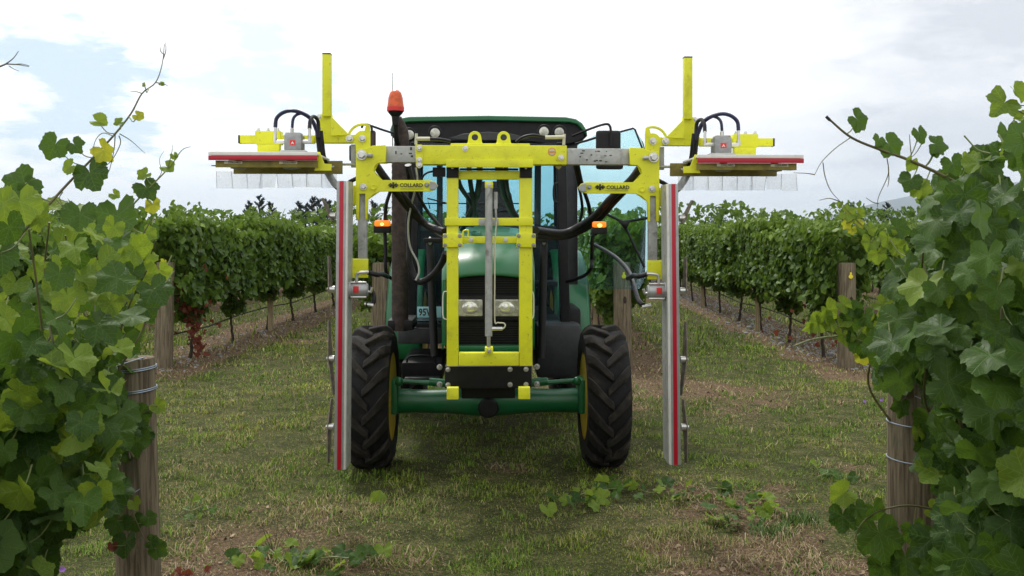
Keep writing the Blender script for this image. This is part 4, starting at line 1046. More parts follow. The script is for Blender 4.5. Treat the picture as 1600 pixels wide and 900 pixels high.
def np_mesh(name, V, faces_flat, sizes, m, smooth=False):
    me = bpy.data.meshes.new(name)
    me.vertices.add(len(V)); me.vertices.foreach_set('co', np.ascontiguousarray(V, dtype=np.float32).ravel())
    me.loops.add(len(faces_flat)); me.loops.foreach_set('vertex_index', np.ascontiguousarray(faces_flat, dtype=np.int32))
    me.polygons.add(len(sizes))
    st = np.concatenate([[0], np.cumsum(sizes)[:-1]]).astype(np.int32)
    me.polygons.foreach_set('loop_start', st); me.polygons.foreach_set('loop_total', np.asarray(sizes, dtype=np.int32))
    if smooth: me.polygons.foreach_set('use_smooth', np.ones(len(sizes), bool))
    me.update(calc_edges=True); me.validate()
    me.materials.append(m)
    return me

def build_ground():
    def axis(lo, hi, step, far_lo, far_hi):
        c = list(np.arange(lo, hi + 1e-6, step)); s = step; v = hi
        while v < far_hi: s *= 1.13; v += s; c.append(v)
        s = step; v = lo; pre = []
        while v > far_lo: s *= 1.13; v -= s; pre.append(v)
        return np.array(pre[::-1] + c)
    xs = axis(-5.5, 5.5, 0.033, -9000, 9000); ys = axis(2.0, 14, 0.036, -2500, 12000)
    X, Y = np.meshgrid(xs, ys)
    Z = ground_z(X, Y)
    V = np.stack([X, Y, Z], -1).reshape(-1, 3)
    nx, ny = len(xs), len(ys)
    i = (np.arange(ny - 1)[:, None] * nx + np.arange(nx - 1)[None]).ravel()
    fl = np.stack([i, i + 1, i + nx + 1, i + nx], 1).ravel()
    m = bpy.data.materials.new('earth and turf'); m.use_nodes = True
    t = NT(m.node_tree)
    b = t.n('ShaderNodeBsdfPrincipled'); o = t.n('ShaderNodeOutputMaterial'); t.nt.links.new(b.outputs[0], o.inputs[0])
    tc = t.n('ShaderNodeTexCoord').outputs['Object']
    dv = t.n('ShaderNodeAttribute', attribute_name='dirt').outputs['Fac']
    n1 = t.noise(tc, 5, 6, 0.65); n2 = t.noise(tc, 45, 6, 0.7); n3 = t.noise(tc, 170, 4, 0.7)
    grass = t.ramp(t.math('ADD', t.math('MULTIPLY', n2, 0.6), t.math('MULTIPLY', n1, 0.4)), [(0.34, (0.014, 0.018, 0.006)), (0.5, (0.06, 0.068, 0.02)), (0.66, (0.20, 0.17, 0.075))])
    soil = t.ramp(t.math('ADD', t.math('MULTIPLY', n2, 0.65), t.math('MULTIPLY', n3, 0.35)), [(0.32, (0.030, 0.020, 0.012)), (0.48, (0.11, 0.072, 0.042)), (0.60, (0.24, 0.17, 0.10)), (0.72, (0.42, 0.34, 0.22))])
    f = t.smooth(t.math('ADD', dv, t.math('MULTIPLY', t.math('SUBTRACT', n2, 0.5), 0.9)), 0.25, 0.62)
    t.put(b.inputs['Base Color'], t.mix(f, grass, soil))
    b.inputs['Roughness'].default_value = 0.92; b.inputs['Specular IOR Level'].default_value = 0.15
    bp = t.n('ShaderNodeBump'); bp.inputs['Strength'].default_value = 0.9; bp.inputs['Distance'].default_value = 0.02
    t.put(bp.inputs['Height'], t.math('ADD', n2, t.math('MULTIPLY', n3, 0.5))); t.nt.links.new(bp.outputs[0], b.inputs['Normal'])
    me = np_mesh('ground', V, fl, np.full(len(i), 4), m, True)
    set_attr(me, 'dirt', 'FLOAT', dirt_field(X, Y).ravel())
    tag(link('ground', me), kind='structure')

def blades(name, N, ylo, yhi, pw, hmul, wmul, seed, keep, colour, flat=False, m=None, xk=0.62, xe=1.2):
    r = np.random.RandomState(seed)
    # density falls with distance from the track in front of the rows
    u = r.rand(N * 2)
    Y = (ylo ** (1 - pw) + u * (yhi ** (1 - pw) - ylo ** (1 - pw))) ** (1 / (1 - pw))
    X = (r.rand(N * 2) * 2 - 1) * (xk * Y + xe)
    D = dirt_field(X, Y)
    k = r.rand(len(X)) < keep(X, Y, D)
    X, Y, D = X[k][:N], Y[k][:N], D[k][:N]
    n = len(X)
    clump = fbm(X, Y, 0.16, 71, 3)
    Z = ground_z(X, Y)
    far = np.clip(Y / 6.0, 0.8, 2.6)
    h = hmul * (0.45 + 0.9 * r.rand(n)) * (0.4 + 1.5 * sstep(clump, 0.35, 0.75)) * (0.75 + 0.25 * far)
    w = wmul * (0.6 + 0.8 * r.rand(n)) * far
    a = r.rand(n) * 2 * np.pi; lean = r.rand(n) ** 0.8 * 1.4 
    if flat: lean = 1.3 + 0.3 * r.rand(n)
    dx, dy = np.cos(a), np.sin(a)
    px, py = -dy, dx
    def P(t, ww, ln):
        s = np.sin(ln); c = np.cos(ln)
        return np.stack([X + dx * h * t * s + px * ww, Y + dy * h * t * s + py * ww, Z + h * t * np.maximum(c, 0.06) + (0.006 if flat else -0.003)], -1)
    V = np.stack([P(0, -w / 2, lean * .5), P(0, w / 2, lean * .5), P(0.55, w * 0.4, lean * 0.6), P(0.55, -w * 0.4, lean * 0.6), P(1.0, 0, lean)], 1).reshape(-1, 3)
    b = np.arange(n) * 5
    quads = np.stack([b, b + 1, b + 2, b + 3], 1); tris = np.stack([b + 3, b + 2, b + 4], 1)
    fl = np.concatenate([quads, tris], 1).ravel()
    me = np_mesh(name, V, fl, np.tile([4, 3], n), m or M['grass'])
    C = colour(r, X, Y, D, n)
    set_attr(me, 'tone', 'FLOAT_COLOR', np.repeat(np.concatenate([C, np.ones((n, 1))], 1), 5, 0))
    o = link(name, me)
    return o

def build_grass():
    def gcol(r, X, Y, D, n):
        t = r.rand(n)[:, None]
        g = np.array([0.036, 0.078, 0.010]) * (1 - t ** 1.3) + np.array([0.25, 0.36, 0.05]) * t ** 1.3
        st = np.array([0.46, 0.38, 0.19]) * (0.6 + 0.6 * r.rand(n)[:, None])
        pat = fbm(X, Y, 0.9, 81, 4)
        dry = (r.rand(n) < 0.06 + 0.07 * (Y < 6) + 0.24 * sstep(pat, 0.45, 0.7) + 0.4 * D)[:, None]
        big = fbm(X, Y, 2.2, 131, 4)[:, None]
        g = g * (0.45 + 1.3 * big) * (1 + np.array([0.35, 0.1, 0.0]) * sstep(fbm(X, Y, 0.7, 141, 3), 0.5, 0.75)[:, None])
        return np.where(dry, st, g * (0.8 + 0.5 * pat[:, None]))
    k = lambda X, Y, D: np.clip(1.08 - 0.95 * D, 0.2, 1) * (0.55 + 0.45 * sstep(fbm(X, Y, 0.4, 91), 0.3, 0.6))
    tag(blades('grass', 340000, 2.9, 13.5, 1.35, 0.029, 0.0038, 1, k, gcol), kind='stuff')
    tag(blades('grass', 60000, 13.0, 45, 1.6, 0.05, 0.006, 2, k, gcol, xk=0.62), kind='stuff')
    def scol(r, X, Y, D, n):
        t = r.rand(n)[:, None]
        return (np.array([0.13, 0.08, 0.045]) * (1 - t) + np.array([0.42, 0.34, 0.21]) * t) * (0.7 + 0.5 * r.rand(n)[:, None])
    tag(blades('dry_straw', 42000, 3.0, 20, 1.5, 0.050, 0.0045, 3, lambda X, Y, D: np.clip(D * 1.2 - 0.15, 0.015, 1), scol, True, M['litter']), kind='stuff')
    # low broad weeds
    def wcol(r, X, Y, D, n):
        t = r.rand(n)[:, None]
        return np.array([0.055, 0.12, 0.018]) * (1 - t) + np.array([0.20, 0.31, 0.05]) * t
    tag(blades('weeds', 15000, 3.1, 14, 1.5, 0.030, 0.013, 4, lambda X, Y, D: 0.10 + 0.9 * (fbm(X, Y, 0.3, 95) > 0.62), wcol), kind='stuff')

# ================================================================== LEAVES
def leaf_outline(n, seed, lobes=0.16, teeth=0.045):
    """vine leaf outline in its own plane: tip towards +y, stalk joins at the origin"""
    r = random.Random(seed); pts = []
    ctrl = [(0, 1.0), (14, .88), (28, .70), (34, .69), (46, .86), (56, .93), (70, .80), (84, .66), (92, .66), (108, .76), (122, .80), (138, .72), (152, .60), (166, .44), (176, .16)]
    asym = r.uniform(-.06, .06)
    for i in range(n):
        th = -176 + 352 * i / (n - 1)
        a = abs(th)
        for (a0, r0), (a1, r1) in zip(ctrl, ctrl[1:]):
            if a0 <= a <= a1: rad = r0 + (r1 - r0) * (a - a0) / (a1 - a0); break
        else: rad = ctrl[-1][1]
        rad = 0.80 + (rad - 0.80) * (lobes / 0.16 if a < 150 else 1)
        rad *= 1 + asym * math.sin(math.radians(th)) + (teeth * (1 if i % 2 else -1) if a < 160 else 0) + r.uniform(-.02, .02)
        pts.append((math.sin(math.radians(th)) * rad * 0.62, math.cos(math.radians(th)) * rad * 0.62 ))
    return pts

def leaf_mesh(name, seed, m, n=41, fold=0.38, droop=0.5, wave=0.10):
    """detailed leaf about 1 unit wide, centre fan with two rings"""
    r = random.Random(seed)
    out = leaf_outline(n, seed, r.uniform(0.06, 0.125), 0.035)
    ph = r.uniform(0, 6); kx = r.uniform(-.2, .2); dr = droop * r.uniform(.4, 1.4); fo = fold * r.uniform(.2, 1.5)
    def z(x, y):
        rr = math.hypot(x, y)
        ang = math.atan2(x, y)
        return fo * abs(x) - dr * (y * abs(y)) * 0.9 - 0.25 * dr * x * x * 2 + wave * math.sin(5 * ang + ph) * rr * rr * 2.2 + kx * x * y
    vs = [(0, 0, 0)]; uv = [(0, 0)]
    for f in (0.4, 0.75, 1.0):
        for x, y in out:
            vs.append((x * f, y * f, z(x * f, y * f))); uv.append((x * f / .62, y * f / .62))
    fs = [(0, 1 + i + 1, 1 + i) for i in range(n - 1)]
    for k in range(2):
        a, b = 1 + k * n, 1 + (k + 1) * n
        fs += [(a + i, a + i + 1, b + i + 1, b + i) for i in range(n - 1)]
    me = bpy.data.meshes.new(name); me.from_pydata(vs, [], fs)
    me.polygons.foreach_set('use_smooth', [True] * len(me.polygons))
    ul = me.uv_layers.new(name='UVMap')
    for l in me.loops: ul.data[l.index].uv = uv[l.vertex_index]
    me.materials.append(m)
    return me

def leaf_template(n, seed):
    """cheap leaf for joined foliage: fan from the stalk joint with outline n"""
    r = random.Random(seed)
    out = leaf_outline(n, seed, 0.11, 0.05 if n > 14 else 0.0)
    fo = r.uniform(.05, .4); dr = r.uniform(.1, .5)
    V = [(0, 0.0, 0)] + [(x, y, fo * abs(x) - dr * y * abs(y) + r.uniform(-.03, .03)) for x, y in out]
    F_ = [(0, i + 2, i + 1) for i in range(n - 1)]
    return np.array(V), np.array(F_), np.array([(0, 0)] + [(x / .62, y / .62) for x, y in out])

def rot_from(nrm, tip):
    """rotation with local z = leaf normal, local y = leaf tip direction"""
    z = Vector(nrm).normalized(); y = Vector(tip); y = y - z * y.dot(z)
    if y.length < 1e-4: y = z.orthogonal()
    y.normalize(); x = y.cross(z)
    return Matrix((x, y, z)).transposed()

def joined_leaves(name, pos, nrm, tip, size, young, temps, m, seed=0):
    """many small leaves in one mesh (numpy)"""
    r = np.random.RandomState(seed)
    n = len(pos)
    z = nrm / np.linalg.norm(nrm, axis=1, keepdims=True)
    y = tip - z * (tip * z).sum(1, keepdims=True); y /= (np.linalg.norm(y, axis=1, keepdims=True) + 1e-9)
    x = np.cross(y, z)
    which = r.randint(len(temps), size=n)
    VV, FF, UU, RR, YY = [], [], [], [], []; off = 0
    rv = r.rand(n)
    for t, (TV, TF, TU) in enumerate(temps):
        k = np.where(which == t)[0]
        if not len(k): continue
        W = pos[k][:, None] + size[k][:, None, None] * (TV[None, :, 0:1] * x[k][:, None] + TV[None, :, 1:2] * y[k][:, None] + TV[None, :, 2:3] * z[k][:, None])
        nv = TV.shape[0]
        VV.append(W.reshape(-1, 3)); FF.append((TF[None] + (off + np.arange(len(k)) * nv)[:, None, None]).reshape(-1, 3))
        UU.append(np.tile(TU, (len(k), 1))); RR.append(np.repeat(rv[k], nv)); YY.append(np.repeat(young[k], nv)); off += nv * len(k)
    V = np.concatenate(VV); Fc = np.concatenate(FF); U = np.concatenate(UU)
    me = np_mesh(name, V, Fc.ravel(), np.full(len(Fc), 3), m, True)
    set_attr(me, 'rnd', 'FLOAT', np.concatenate(RR)); set_attr(me, 'young', 'FLOAT', np.concatenate(YY))
    ul = me.uv_layers.new(name='UVMap')
    vi = np.zeros(len(me.loops), np.int32); me.loops.foreach_get('vertex_index', vi)
    ul.data.foreach_set('uv', U[vi].astype(np.float32).ravel())
    return me

# ================================================================== FAR ROWS
def vine_variant(seed, ragged=0.0):
    """one trained vine 1.75 m wide: leaves of a hedge-trimmed canopy and hanging fruit zone"""
    r = np.random.RandomState(seed)
    n = 2700
    x = (r.rand(n) - .5) * 0.56; s = (r.rand(n) - .5) * 1.95; 
    z = 0.72 + r.rand(n) ** 0.85 * (1.04 + 0.16 * vn(s + seed * 4.4, s * 0, 0.3, 17))
    # push leaves towards the shell
    sh = r.rand(n) < 0.72
    side = np.where(r.rand(n) < .5, -1, 1)
    x = np.where(sh, side * (0.20 + 0.12 * r.rand(n) + 0.10 * (vn(s + seed * 3.1, z, 0.35, 5) - .5)), x)
    # bushy lower skirt only near the trunk
    low = 0.66 + 0.30 * np.abs(s) / 0.95 + 0.24 * (vn(s + seed * 7.7, z * 0, 0.28, 6) - .5)
    keep = z > low
    # holes in the wall of leaves
    keep &= (vn(s + seed * 5.3, z + side * 3, 0.2, 8) > 0.22)
    x, s, z = x[keep], s[keep], z[keep]
    # uneven top with upright young shoots
    m = 200
    ts = (r.rand(m) - .5) * 1.9; tz = 1.72 + 0.24 * vn(ts + seed * 2.2, ts * 0, 0.3, 9) * r.rand(m); tx = (r.rand(m) - .5) * 0.5
    nshoot = 10
    for i in range(nshoot):
        ss = (r.rand() - .5) * 1.7; xx = (r.rand() - .5) * 0.3; hh = 0.10 + r.rand() * (0.20 + ragged)
        q = np.linspace(0, hh, 6)
        ts = np.append(ts, ss + q * (r.rand() - .5)); tz = np.append(tz, 1.78 + q); tx = np.append(tx, xx + q * (r.rand() - .5) + (r.rand(6) - .5) * .08)
    m = len(ts)
    # skirt around trunk
    k = 190
    a = r.rand(k) * 2 * np.pi; rr = 0.17 * np.sqrt(r.rand(k))
    kz = 0.50 + 0.32 * r.rand(k)
    X = np.concatenate([x, tx, rr * np.cos(a)]); S = np.concatenate([s, ts, rr * 1.6 * np.sin(a)]); Z = np.concatenate([z, tz, kz])
    N = len(X)
    out = np.stack([np.sign(X) * (0.35 + np.abs(X) * 2), np.zeros(N), np.full(N, 0.45)], 1) + r.randn(N, 3) * 0.45
    tip = np.stack([np.sign(X) * 0.3, np.zeros(N), np.full(N, -0.9)], 1) + r.randn(N, 3) * 0.5
    size = 0.07 + 0.065 * r.rand(N); size[Z > 1.82] *= 0.8
    young = np.clip((Z - 1.5) * 1.8, 0, 0.8) * r.rand(N) + (r.rand(N) < 0.05) * 0.5
    return joined_leaves('foliage', np.stack([X, S, Z], 1), out, tip, size, young, [leaf_template(11, seed * 10 + i) for i in range(4)], M['farleaf'], seed)

ORD = ['first', 'second', 'third', 'fourth', 'fifth', 'sixth', 'seventh', 'eighth', 'ninth', 'tenth', 'eleventh', 'twelfth']
def trunk_mesh(seed, name='trunk'):
    r = random.Random(seed); mb = MB()
    a = r.uniform(-.05, .05); b = r.uniform(-.06, .06)
    mb.tube([(0, 0, -0.03), (a * .6, b * .3, 0.2), (a, b, 0.45), (a * .4, b * 1.1, 0.68), (0, b, 0.8)], [0.028, 0.020, 0.019, 0.021, 0.018], 8, sm=4)
    mb.tube([(0, b, 0.78), (0, 0.3, 0.86), (0, 0.85, 0.87)], [0.016, 0.012, 0.008], 6, sm=3)
    mb.tube([(0, b, 0.78), (0, -0.3, 0.86), (0, -0.85, 0.87)], [0.016, 0.012, 0.008], 6, sm=3)
    mb.v = [(x + 0.006 * math.sin(40 * z + y * 9), y + 0.005 * math.cos(33 * z), z) for x, y, z in mb.v]
    return mb.mesh(name, M['bark'])

def post_mesh(name, r0, h, seed, m):
    mb = MB(); rr = random.Random(seed); n = 18
    prof = [(0, r0 * 1.04), (h * 0.3, r0 * 1.03), (h * 0.6, r0), (h - 0.015, r0 * 0.985), (h - 0.003, r0 * 0.95), (h, r0 * 0.8)]
    mb.lathe((0, 0, -0.1), (0, 0, 1), [(d if i == 0 else d + 0.1, r) for i, (d, r) in enumerate(prof)], n)
    out = []
    for x, y, z in mb.v:
        a = math.atan2(y, x); k = 1 + 0.02 * math.sin(3 * a + seed) + 0.015 * math.sin(7 * a + seed * 2 + z * 1.5) + 0.01 * math.sin(z * 5 + seed)
        out.append((x * k, y * k, z))
    mb.v = out
    return mb.mesh(name, m, ang=50)

def build_far_rows():
    variants = [vine_variant(100 + i, 0.12 if i == 5 else 0.0) for i in range(6)]
    trunks = [trunk_mesh(i) for i in range(5)]
    epm = [post_mesh('strainer_post', 0.105, 1.26, 3 + i, M['post']) for i in range(3)]
    ipm = post_mesh('line_post', 0.042, 1.72, 9, M['postpale'])
    rowname = {0: 'outermost left vine row', 1: 'fifth row left of the tractor', 2: 'fourth row left of the tractor', 3: 'third row left of the tractor',
               4: 'open row left of the tractor', 5: 'row behind the left wheel', 6: 'row behind the right wheel',
               7: 'row with the pebble strip', 8: 'second row beyond the pebbles', 9: 'third row beyond the pebbles', 10: 'outermost right vine row'}
    rx = [-4.48 - 4 * 2.76 + 0] 
    offs = {0: -15.4, 1: -12.65, 2: -9.95, 3: -7.2, 4: -4.48, 5: -1.89, 6: 1.02, 7: 3.70, 8: 6.45, 9: 9.2, 10: 12.0}
    yaw = -math.atan(SL)
    for ri, off in offs.items():
        r = random.Random(ri + 40)
        nv = {4: 28, 5: 24, 6: 24, 7: 28, 3: 24, 8: 20, 2: 22, 9: 16}.get(ri, 18)
        y0 = FAR_Y0
        for i in range(nv):
            y = y0 + 0.85 + 1.75 * i; x = off + SL * y
            side = 'left' if ri < 5 else 'right'
            if i < len(ORD): lab = f'{ORD[i]} grapevine behind the end post of the {rowname[ri]}'
            else: lab = f'distant grapevine far down the {rowname[ri]}'
            v = empty('grapevine', (x, y, GZ(x, y)), lab, 'grapevine', yaw + (math.pi if r.random() < .5 else 0), f'grapevines of the {rowname[ri]}')
            v.scale = (r.uniform(0.9, 1.15), 1, r.uniform(0.87, 0.98))
            me = variants[5] if (ri == 6 and i < 2) else variants[r.randrange(5)]
            tag(link('foliage', me, v), kind='stuff')
            link('trunk', trunks[r.randrange(5)], v)
        # end post
        x = off + SL * y0
        p = link('strainer_post', epm[ri % 3]); p.location = (x, y0 - 0.05, GZ(x, y0)); p.rotation_euler = (r.uniform(-.02, .02), r.uniform(-.015, .015), r.uniform(0, 6))
        tag(p, f'thick round wooden end post of the {rowname[ri]}', 'post', group='end posts of the far vine rows')
        if ri in (4, 5, 6, 7, 8):
            if ri in (6, 7):
                tgm = MB(); w = 0.02
                tgm.lathe((0, 0, 0), (0, -1, 0), [(0, 0.026), (0.004, 0.026)], 14); tgm.box((-0.012, -0.0045, 0.012), (0.012, -0.001, 0.05))
                tm = tgm.mesh('number_tag', M['tag'], bev=0.001); tg = link('number_tag', tm, p)
                tg.matrix_parent_inverse = Matrix.Identity(4)
                zr = p.rotation_euler.z
                tg.location = Matrix.Rotation(-zr, 3, 'Z') @ Vector((0.01, -0.112, 1.10)); tg.rotation_euler = (0, 0, -zr)
                kn = MB(); kn.ball((0, 0, 0), 0.022, 0.01, 0.045); kt = link('knot', kn.mesh('knot', M['bark']), p)
                kt.location = Matrix.Rotation(-zr, 3, 'Z') @ Vector((0.02, -0.103, 0.82)); kt.rotation_euler = (0, 0, -zr)
        # line posts between the vines
        for k in range(4 if ri in (4, 7) else 2):
            y = y0 + 4.35 + 5.25 * k; x = off + SL * y
            lp = link('line_post', ipm); lp.location = (x + (-0.06 if ri > 5 else 0.06) , y, GZ(x, y)); lp.rotation_euler = (0, r.uniform(-.02, .02), r.uniform(0, 6))
            tag(lp, f'{ORD[k]} thin pale post along the {rowname[ri]}', 'post', group='thin posts within the far vine rows')
        # drip pipe and wires
        if 3 <= ri <= 8:
            y1 = y0 + 34
            mb = MB(); pts = []
            for k in range(24):
                y = y0 + 0.1 + (y1 - y0) * k / 23; pts.append((off + SL * y + (-0.02 if ri < 6 else 0.02), y, 0.36 - 0.03 * math.sin(k * 1.9)))
            mb.tube(pts, 0.010, 6)
            tag(link('drip_pipe', mb.mesh('drip_pipe', M['pipe'])), f'thin black irrigation pipe slung low along the {rowname[ri]}', 'irrigation pipe', 'irrigation pipes of the far rows')
            for zw in (0.9, 1.2):
                mb = MB(); mb.tube([(off + SL * (y0 - .05), y0 - .05, zw), (off + SL * y1, y1, zw)], 0.002, 5)
                tag(link('trellis_wire', mb.mesh('trellis_wire', M['wire'])), f'{"lower" if zw < 1 else "upper"} trellis wire running through the {rowname[ri]}', 'wire', 'trellis wires of the far rows')
    # red withered shoot on the first vine of the left row
    r = np.random.RandomState(4); n = 120
    t = r.rand(n)
    S = np.stack([-4.18 + 0.25 * t + r.randn(n) * 0.05, 12.1 + r.randn(n) * 0.06, 1.05 - 0.98 * t + r.randn(n) * 0.03], 1)
    S2 = np.stack([-4.05 + r.randn(60) * 0.22, 11.95 + r.randn(60) * 0.1, 0.75 + r.randn(60) * 0.22], 1)
    S = np.concatenate([S, S2]); n = len(S)
    me = joined_leaves('withered_shoot', S, r.randn(n, 3) + [0, -1, .3], r.randn(n, 3) + [0, 0, -1], 0.035 + 0.045 * r.rand(n), np.zeros(n), [leaf_template(11, 900 + i) for i in range(3)], M['redleaf'], 3)
    tag(link('withered_shoot', me), 'red and brown withered vine shoot hanging beside the end post of the left row', 'withered shoot', kind='stuff')
    r = np.random.RandomState(6); n = 26
    S = np.stack([4.15 + r.randn(n) * 0.35 + 0.05, 13.1 + r.randn(n) * 0.6, 0.12 + 0.5 * r.rand(n) ** 2], 1)
    me = joined_leaves('withered_shoot', S, r.randn(n, 3) + [0, -1, .3], r.randn(n, 3) + [0, 0, -1], 0.05 + 0.05 * r.rand(n), np.zeros(n), [leaf_template(11, 910 + i) for i in range(3)], M['redleaf'], 5)
    tag(link('withered_shoot', me), 'reddish dying shoots low down by the pebble strip right of the tractor', 'withered shoot', kind='stuff')

# ================================================================== LITTER AND STONES
def build_litter():
    r = np.random.RandomState(12)
    N = 26000
    Y = 3.0 + (r.rand(N) ** 1.5) * 26; X = (r.rand(N) * 2 - 1) * (0.6 * Y + 1)
    D = dirt_field(X, Y); k = r.rand(N) < np.clip(D * 1.1 - 0.35, 0.004, 1); X, Y = X[k], Y[k]; n = len(X)
    Z = ground_z(X, Y) + 0.006
    me = joined_leaves('leaf_litter', np.stack([X, Y, Z], 1), r.randn(n, 3) * 0.5 + [0, 0, 1.2], r.randn(n, 3), 0.012 + 0.026 * r.rand(n) ** 1.5, np.zeros(n), [leaf_template(8, 700 + i) for i in range(4)], M['litter'], 8)
    t = np.zeros(len(me.vertices), np.float32); me.attributes['rnd'].data.foreach_get('value', t); t = t[:, None]
    c = np.array([0.12, 0.072, 0.045]) * (1 - t) + np.array([0.36, 0.27, 0.18]) * t
    set_attr(me, 'tone', 'FLOAT_COLOR', np.concatenate([c, np.ones((len(c), 1))], 1))
    tag(link('leaf_litter', me), kind='stuff')
    # stones: a few big ones one by one, the gravel as a mass
    def stone(seed, n=10):
        rr = random.Random(seed); mb = MB(); mb.ball((0, 0, 0), 0.5, 0.38, 0.24, n, max(5, n // 2 + 1))
        ph = [rr.uniform(0, 6) for _ in range(6)]
        mb.v = [tuple(c * (1 + 0.13 * math.sin(5 * x + ph[0]) * math.cos(4 * y + ph[1]) + 0.1 * math.sin(9 * z + 6 * x + ph[2])) for c in (x, y, z)) for x, y, z in mb.v]
        return mb
    sm = [stone(i).mesh('stone', M['stone'], ang=60) for i in range(5)]
    r2 = random.Random(9)
    big = [(4.62, 12.0, 0.15), (5.05, 11.6, 0.2), (4.2, 12.6, 0.13), (4.9, 12.5, 0.11), (5.3, 11.9, 0.1), (4.5, 13.2, 0.12), (3.9, 13.9, 0.1), (4.05, 14.6, 0.12), (4.75, 11.3, 0.09), (5.45, 11.3, 0.12),
           (3.75, 15.4, 0.1), (4.4, 11.6, 0.08), (4.3, 12.1, 0.09), (3.95, 13.2, 0.08), (4.0, 16.2, 0.12), (3.85, 17.1, 0.1)]
    nm = ['wide grey', 'largest pale grey', 'rounded brown-grey', 'small pale', 'flat grey', 'dull rounded', 'small grey', 'pale oval', 'tiny grey', 'rounded pale',
          'little grey', 'little pale', 'chunky grey', 'small dull', 'far pale', 'farthest grey']
    for i, (x, y, s) in enumerate(big):
        o = link('stone', sm[i % 5]); o.location = (x, y, GZ(x, y) + s * 0.1); o.scale = (s, s, s); o.rotation_euler = (r2.uniform(-.2, .2), r2.uniform(-.2, .2), r2.uniform(0, 6))
        tag(o, f'{nm[i]} river stone in the pebble strip under the right vine row, {ORD[i]} nearest' if i < 12 else f'{nm[i]} river stone in the pebble strip well down the right vine row', 'stone', 'stones lying in the pebble strip under the right row')
    N = 3200; Y = 11.2 + r.rand(N) ** 1.3 * 22; row = r.rand(N) < 0.72
    X = np.where(row, 3.70, -4.48) + SL * Y + r.randn(N) * 0.28 + np.where(row, 0.15 + 0.35 * np.clip(12.5 - Y, 0, 2), 0)
    kk = ~((~row) & (r.rand(N) < .5)); X, Y = X[kk], Y[kk]
    tv = stone(77, 6); TV = np.array(tv.v); TF = tv.f
    V = []; fl = []; sz = []; base = 0
    for x, y in zip(X, Y):
        s = r.uniform(0.02, 0.06); a = r.rand() * 6; ca, sa = math.cos(a), math.sin(a)
        W = TV * s; V.append(np.stack([W[:, 0] * ca - W[:, 1] * sa + x, W[:, 0] * sa + W[:, 1] * ca + y, W[:, 2] + s * 0.05], 1))
    Zg = ground_z(X, Y)
    nv = len(TV); V = np.stack(V); V[:, :, 2] += Zg[:, None]
    for f in TF: pass
    Ff = np.concatenate([np.array(f) for f in TF]); Sz = np.array([len(f) for f in TF])
    n = len(X)
    fl = (Ff[None] + (np.arange(n) * nv)[:, None]).ravel(); sz = np.tile(Sz, n)
    me = np_mesh('pebbles', V.reshape(-1, 3), fl, sz, M['stone'], True)
    tag(link('pebbles', me), kind='stuff')
USE_HAZE = True

# ================================================================== FOREGROUND VINES
def W(px, py, Y): return Vector(((px - 800) / F * Y, Y, H + (HZ - py) / F * Y))
def inside(poly, x, y):
    c = False; j = len(poly) - 1
    for i in range(len(poly)):
        xi, yi = poly[i]; xj, yj = poly[j]
        if (yi > y) != (yj > y) and x < (xj - xi) * (y - yi) / (yj - yi) + xi: c = not c
        j = i
    return c
LEAVES = {}
def leaf_sets():
    for key, m, n in (('g', 'leaf', 8), ('y', 'young', 5), ('w', 'yellowleaf', 3), ('r', 'redleaf', 2)):
        LEAVES[key] = [leaf_mesh('leaf', 10 * ord(key) + i, M[m]) for i in range(n)]
LR = random.Random(77)
def put_leaf(parent, pos, nrm, tip, size, key='g', name='leaf'):
    o = bpy.data.objects.new(name, LR.choice(LEAVES[key])); COL.objects.link(o)
    o.parent = parent
    R = rot_from(nrm, tip)
    p = Vector(pos) - parent.location
    s = size * 1.0
    k = LR.choice((-1, 1))
    o.matrix_local = Matrix.Translation(p) @ (R @ Matrix.Diagonal((s * k, s, s))).to_4x4()
    return o
def stalk(parent, a, b, r=0.0016, m='tendril', name='leaf_stalk', sag=0.15, n=5):
    a, b = Vector(a), Vector(b); mid = (a + b) / 2 - Vector((0, 0, (b - a).length * sag))
    mb = MB(); mb.tube([a, mid, b], [r * 1.3, r, r], n, sm=3)
    return link(name, mb.mesh(name, M[m], parent.location), parent)
def shoot(parent, pts, r0, r1, m='shoot', name='shoot', n=7):
    mb = MB(); mb.tube([Vector(p) for p in pts], [r0, (r0 + r1) / 2, r1], n, sm=5)
    return link(name, mb.mesh(name, M[m], parent.location), parent)
def sprig_leaf(parent, px, py, wpx, ang, key, Y, path=None):
    """leaf seen at (px,py), wpx wide, its tip pointing ang degrees from straight down (positive to the right)"""
    c = W(px, py, Y); s = wpx / F * Y * 0.92
    a = math.radians(ang); tip = Vector((math.sin(a), LR.uniform(-.35, .2), -math.cos(a)))
    nrm = Vector((LR.uniform(-.45, .45), -1, LR.uniform(-.1, .75)))
    t = tip.normalized()
    org = c - t * s * 0.2
    put_leaf(parent, org, nrm, tip, s, key)
    if path:
        q = min(path, key=lambda v: (v - org).length)
        if 0.01 < (q - org).length < 0.14: stalk(parent, q, org)

